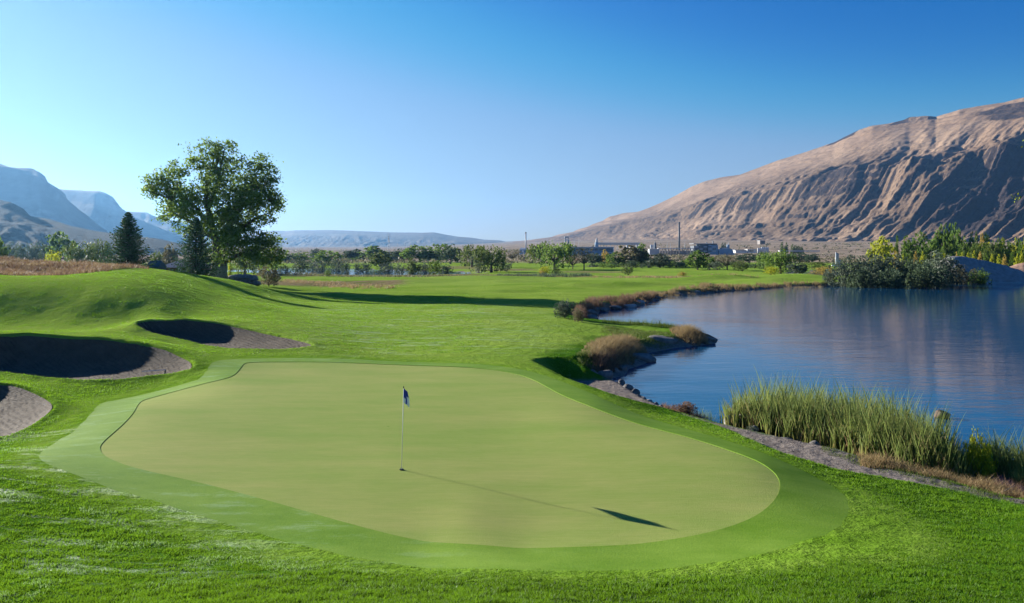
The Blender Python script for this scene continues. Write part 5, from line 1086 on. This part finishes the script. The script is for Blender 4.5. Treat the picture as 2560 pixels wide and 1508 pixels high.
def tank(px, top, basey, wpx, mat, label, d, grp=None, name='storage_tank'):
    a = at(px, basey, d); t_ = at(px, top, d); R_ = wpx/F*d/2
    o = empty(name, (a[0], d, a[2]-2)); hgt = t_[2]-a[2]+2
    MB().tube([(0, 0, 0), (0, 0, hgt)], [R_, R_], 16).build('shell', mat, o, True); MB().tube([(0, 0, hgt), (0, 0, hgt+R_*.35)], [R_*1.02, R_*.25], 16).build('roof', M['roofw'], o)
    return tag(o, label, 'tank', grp)
for j, px in enumerate((1568, 1576, 1592, 1598.5)): tank(px, 613, 624, 4.2, M['white' if j % 2 else 'steel'], ['first pale tank under the conveyor gallery, from its left', 'second white tank under the conveyor gallery, from its left', 'third grey tank under the conveyor gallery, right of a gap', 'fourth white tank under the conveyor gallery, the rightmost'][j], 1210)
for j, px in enumerate((1627.5, 1633)): tank(px, 612.5, 624, 4.4, M['wwall'], ['left one of two tall white silos on the white block', 'right one of two tall white silos on the white block'][j], 1180, name='silo')
b = bld('white_block', 'pale grey-white square block below the two tall white silos'); bx(1624, 1650, 623.4, 637, 1160, 16, M['steel'], 'wall', b); bx(1623.5, 1650.5, 622.4, 623.3, 1159, 18, M['roofw'], 'roof', b); bx(1636, 1641, 608, 622, 1166, 5, M['dsteel'], 'hopper', b); bx(1637.4, 1639, 604, 608, 1167, 2, M['dsteel'], 'vent', b)
b = bld('covered_walkway', 'long covered walkway on posts passing the dark chimney'); bx(1645.5, 1735, 620.4, 622, 1140, 6, M['roofw'], 'roof', b)
for j in range(13): bx(1649+j*7, 1650.6+j*7, 622.1, 634, 1141, 1.2, M['conc'], 'post', b)
for j in range(8): bx(1660+j*9, 1664+j*9, 624.5, 626.5, 1146, 1, M['roofw'], 'sign_panel', b)
bx(1651, 1754, 626.8, 637, 1150, 8, M['conc'], 'wall', b)
b = bld('dark_plant', 'dark stepped plant building right of the tall chimney')
bx(1735, 1756, 614.5, 637, 1170, 24, M['dsteel'], 'wall', b); bx(1750, 1793, 610, 634, 1172.5, 26, M['dsteel'], 'wall', b); bx(1772, 1795, 613, 637, 1166, 5, M['bluem'], 'wall', b)
bx(1734, 1794, 608.8, 609.9, 1170, 28, M['steel'], 'roof', b)
for j in range(5):
    for i in range(3): bx(1738+j*11, 1746+j*11, 616+i*5.4, 618.6+i*5.4, 1165.2, .5, M['glass' if (i+j) % 2 else 'steel'], 'window', b)
for px, tp in ((1766, 605), (1782, 603)): bx(px, px+2, tp, 608.7, 1180, 3, M['dsteel'], 'vent', b)
b = bld('blue_annex', 'low blue-grey annex stepping down right of the dark plant building'); bx(1797, 1838, 623, 638, 1165, 14, M['bluem'], 'wall', b); bx(1804, 1822, 619.5, 622.9, 1166, 10, M['steel'], 'wall', b); bx(1819, 1824, 612, 622.9, 1168, 5, M['bluem'], 'tower', b); bx(1820.6, 1821.8, 607, 611.9, 1169, 1.2, M['steel'], 'vent', b)
b = bld('low_warehouse', 'low white warehouse between the blue annex and the white tanks'); bx(1840, 1866, 626, 633, 1130, 14, M['wwall'], 'wall', b); bx(1839, 1867, 624.6, 625.9, 1129, 16, M['roofw'], 'roof', b)
b = bld('low_warehouse', 'low white warehouse touching the left of the white tanks'); bx(1869, 1892, 624.5, 633, 1135, 12, M['wwall'], 'wall', b); bx(1868.5, 1892.5, 623.2, 624.4, 1134, 14, M['roofw'], 'roof', b); bx(1874, 1884, 626, 629, 1134.4, .5, M['glass'], 'window', b)
TL = ['first from the left', 'second from the left', 'third from the left', 'fourth from the left', 'fifth from the left', 'rightmost']
for j in range(6): tank(1895.5+j*4.8, 618.5 if j > 1 else 620.5, 632, 4.1, M['wwall'], TL[j]+' of the six white cylindrical tanks', 1120)
b = bld('concrete_cube', 'lone square concrete block standing above the white tanks'); bx(1900, 1913, 602.5, 611, 1500, 16, M['conc'], 'wall', b); bx(1899.8, 1913.2, 601.4, 602.4, 1499, 18, M['steel'], 'roof', b); bx(1904, 1910, 604, 609, 1498.8, 1, M['dsteel'], 'door', b)
b = bld('flat_roof', 'long pale flat building edge on the plain right of the tanks'); bx(1950, 2050, 626.5, 629, 1000, 8, M['roofw'], 'wall', b)
for j, px in enumerate((1955, 1966)): tree('poplar_tree', 'poplar', 'willow', px, 606+j, 626, 9, ['left one of two narrow trees on the plain past the tanks', 'right one of two narrow trees on the plain past the tanks'][j], 'tree', d=1150)
for j in range(4): tree('round_tree', 'dome', 'willow', 1982+j*7, 611+j*2, 626, 10, ORD[j]+' from the left of the small green trees clumped past the two narrow trees', 'tree', 'small trees clumped on the plain', d=1150)
for j in range(7): tree('tree_belt', 'dome', 'blue', 1800+j*3, 607, 620, 6, 'tiny hazy green tree behind the dark plant building', 'tree', 'tiny trees behind the dark plant', d=1300) if j in (2, 4) else None
# power pylon and poles
py_ = bld('power_pylon', 'tall grey lattice power pylon in the gap above the far trees', 'pylon'); d = 1500.
for s in (-1, 1):
    for dy in (-2, 2): beam(at(972+s*4.2, 650, d+dy*2), at(972+s*.5, 592, d+dy*.3), .34, M['steel'], 'leg', py_)
for j in range(6): w_ = 3.6*(1-j/6.5)+.5; beam(at(972-w_, 640-j*8, d), at(972+w_*.85, 633-j*8, d), .25, M['steel'], 'brace', py_)
for y_ in (586, 591, 596): beam(at(972-3.2, y_, d), at(972+3.2, y_, d), .3, M['steel'], 'arm', py_)
beam(at(972, 600, d), at(972, 583, d), .35, M['steel'], 'mast', py_)
for kp, (px, tp, bs, dd) in enumerate(sorted(((732, 615, 630, 1500), (994, 608, 636, 1300), (1011, 609, 632, 1500), (1034, 610, 632, 1500), (1207, 604, 632, 1500), (1447, 598, 625, 1300), (1668, 606, 624, 1200), (1676, 608, 624, 1200), (1712, 608, 624, 1200), (1436, 604, 618, 1300)))):
    o = beam((*at(px, bs, dd)[:2], at(px, bs, dd)[2]-6), at(px, tp, dd), .32, M['steel'], 'utility_pole', None, 6); tag(o, ORD[kp]+' thin grey utility pole from the left on the plain before the hills', 'pole', 'utility poles on the plain')

N = 2600; dd = 430+1500*r.rand(N)**1.5; pxs = 560+1800*r.rand(N); sx = (pxs-1280)/F*dd; k = fbm(sx/80, dd/80, 3) > -.1; sx, dd = sx[k], dd[k]; szz = (1.0+1.6*r.rand(len(sx)))*(.8+dd/1500); hzv = hfun(sx, dd)
i = np.repeat(np.arange(len(sx)), 9); P_ = np.column_stack([sx, dd, hzv+szz*.35])[i]+r.normal(size=(len(i), 3))*szz[i][:, None]*np.array([.7, .7, .3]); V, f, t = quads(P_, 1.0, np.clip(.4+.3*r.normal(size=len(i)), 0, 1), r)
V = P_[:, None, :]+(V.reshape(-1, 4, 3)-P_[:, None, :])*(szz[i]*.8)[:, None, None]
tag(link('scrub', mesh('scrub', V.reshape(-1, 3), f, dict(tint=t)), M['olive']), 'low scattered scrub dotting the dry plain before the mountain', None, None, 'stuff')

# ------------------------------------------------------------------ haze
hm, hnt, ho = newmat('haze_air'); ht = NT(hnt)
v_ = ht.n('ShaderNodeVolumePrincipled', {'Color': (0.24, 0.55, 1.0, 1), 'Density': 4.8e-5, 'Anisotropy': .55})
hnt.links.new(v_.outputs[0], ho.inputs['Volume'])
zmax = 0
for o in S.objects:
    if o.type == 'MESH' and ('mountain' in o.name or 'ridge' in o.name or 'hill' in o.name):
        co_ = np.empty(len(o.data.vertices)*3, np.float32); o.data.vertices.foreach_get('co', co_); zmax = max(zmax, co_[2::3].max()); mnx = co_[0::3].min(); mxx = co_[0::3].max(); mxy = co_[1::3].max()
        print(o.name, mnx, mxx, mxy, co_[2::3].max(), co_[2::3].min())
hb_ = MB().box(-9600, 9600, -9600, 10600, -90, float(zmax)+15).build('haze', hm); tag(hb_, kind='stuff')
_ms = {o.data.name: o.data for o in S.objects if o.type == 'MESH'}; cnt = lambda me: sum(max(0, len(me.loops)-2*len(me.polygons)) for _ in (0,)); print('tris unique', sum(map(cnt, _ms.values())), 'all', sum(cnt(o.data) for o in S.objects if o.type == 'MESH'))
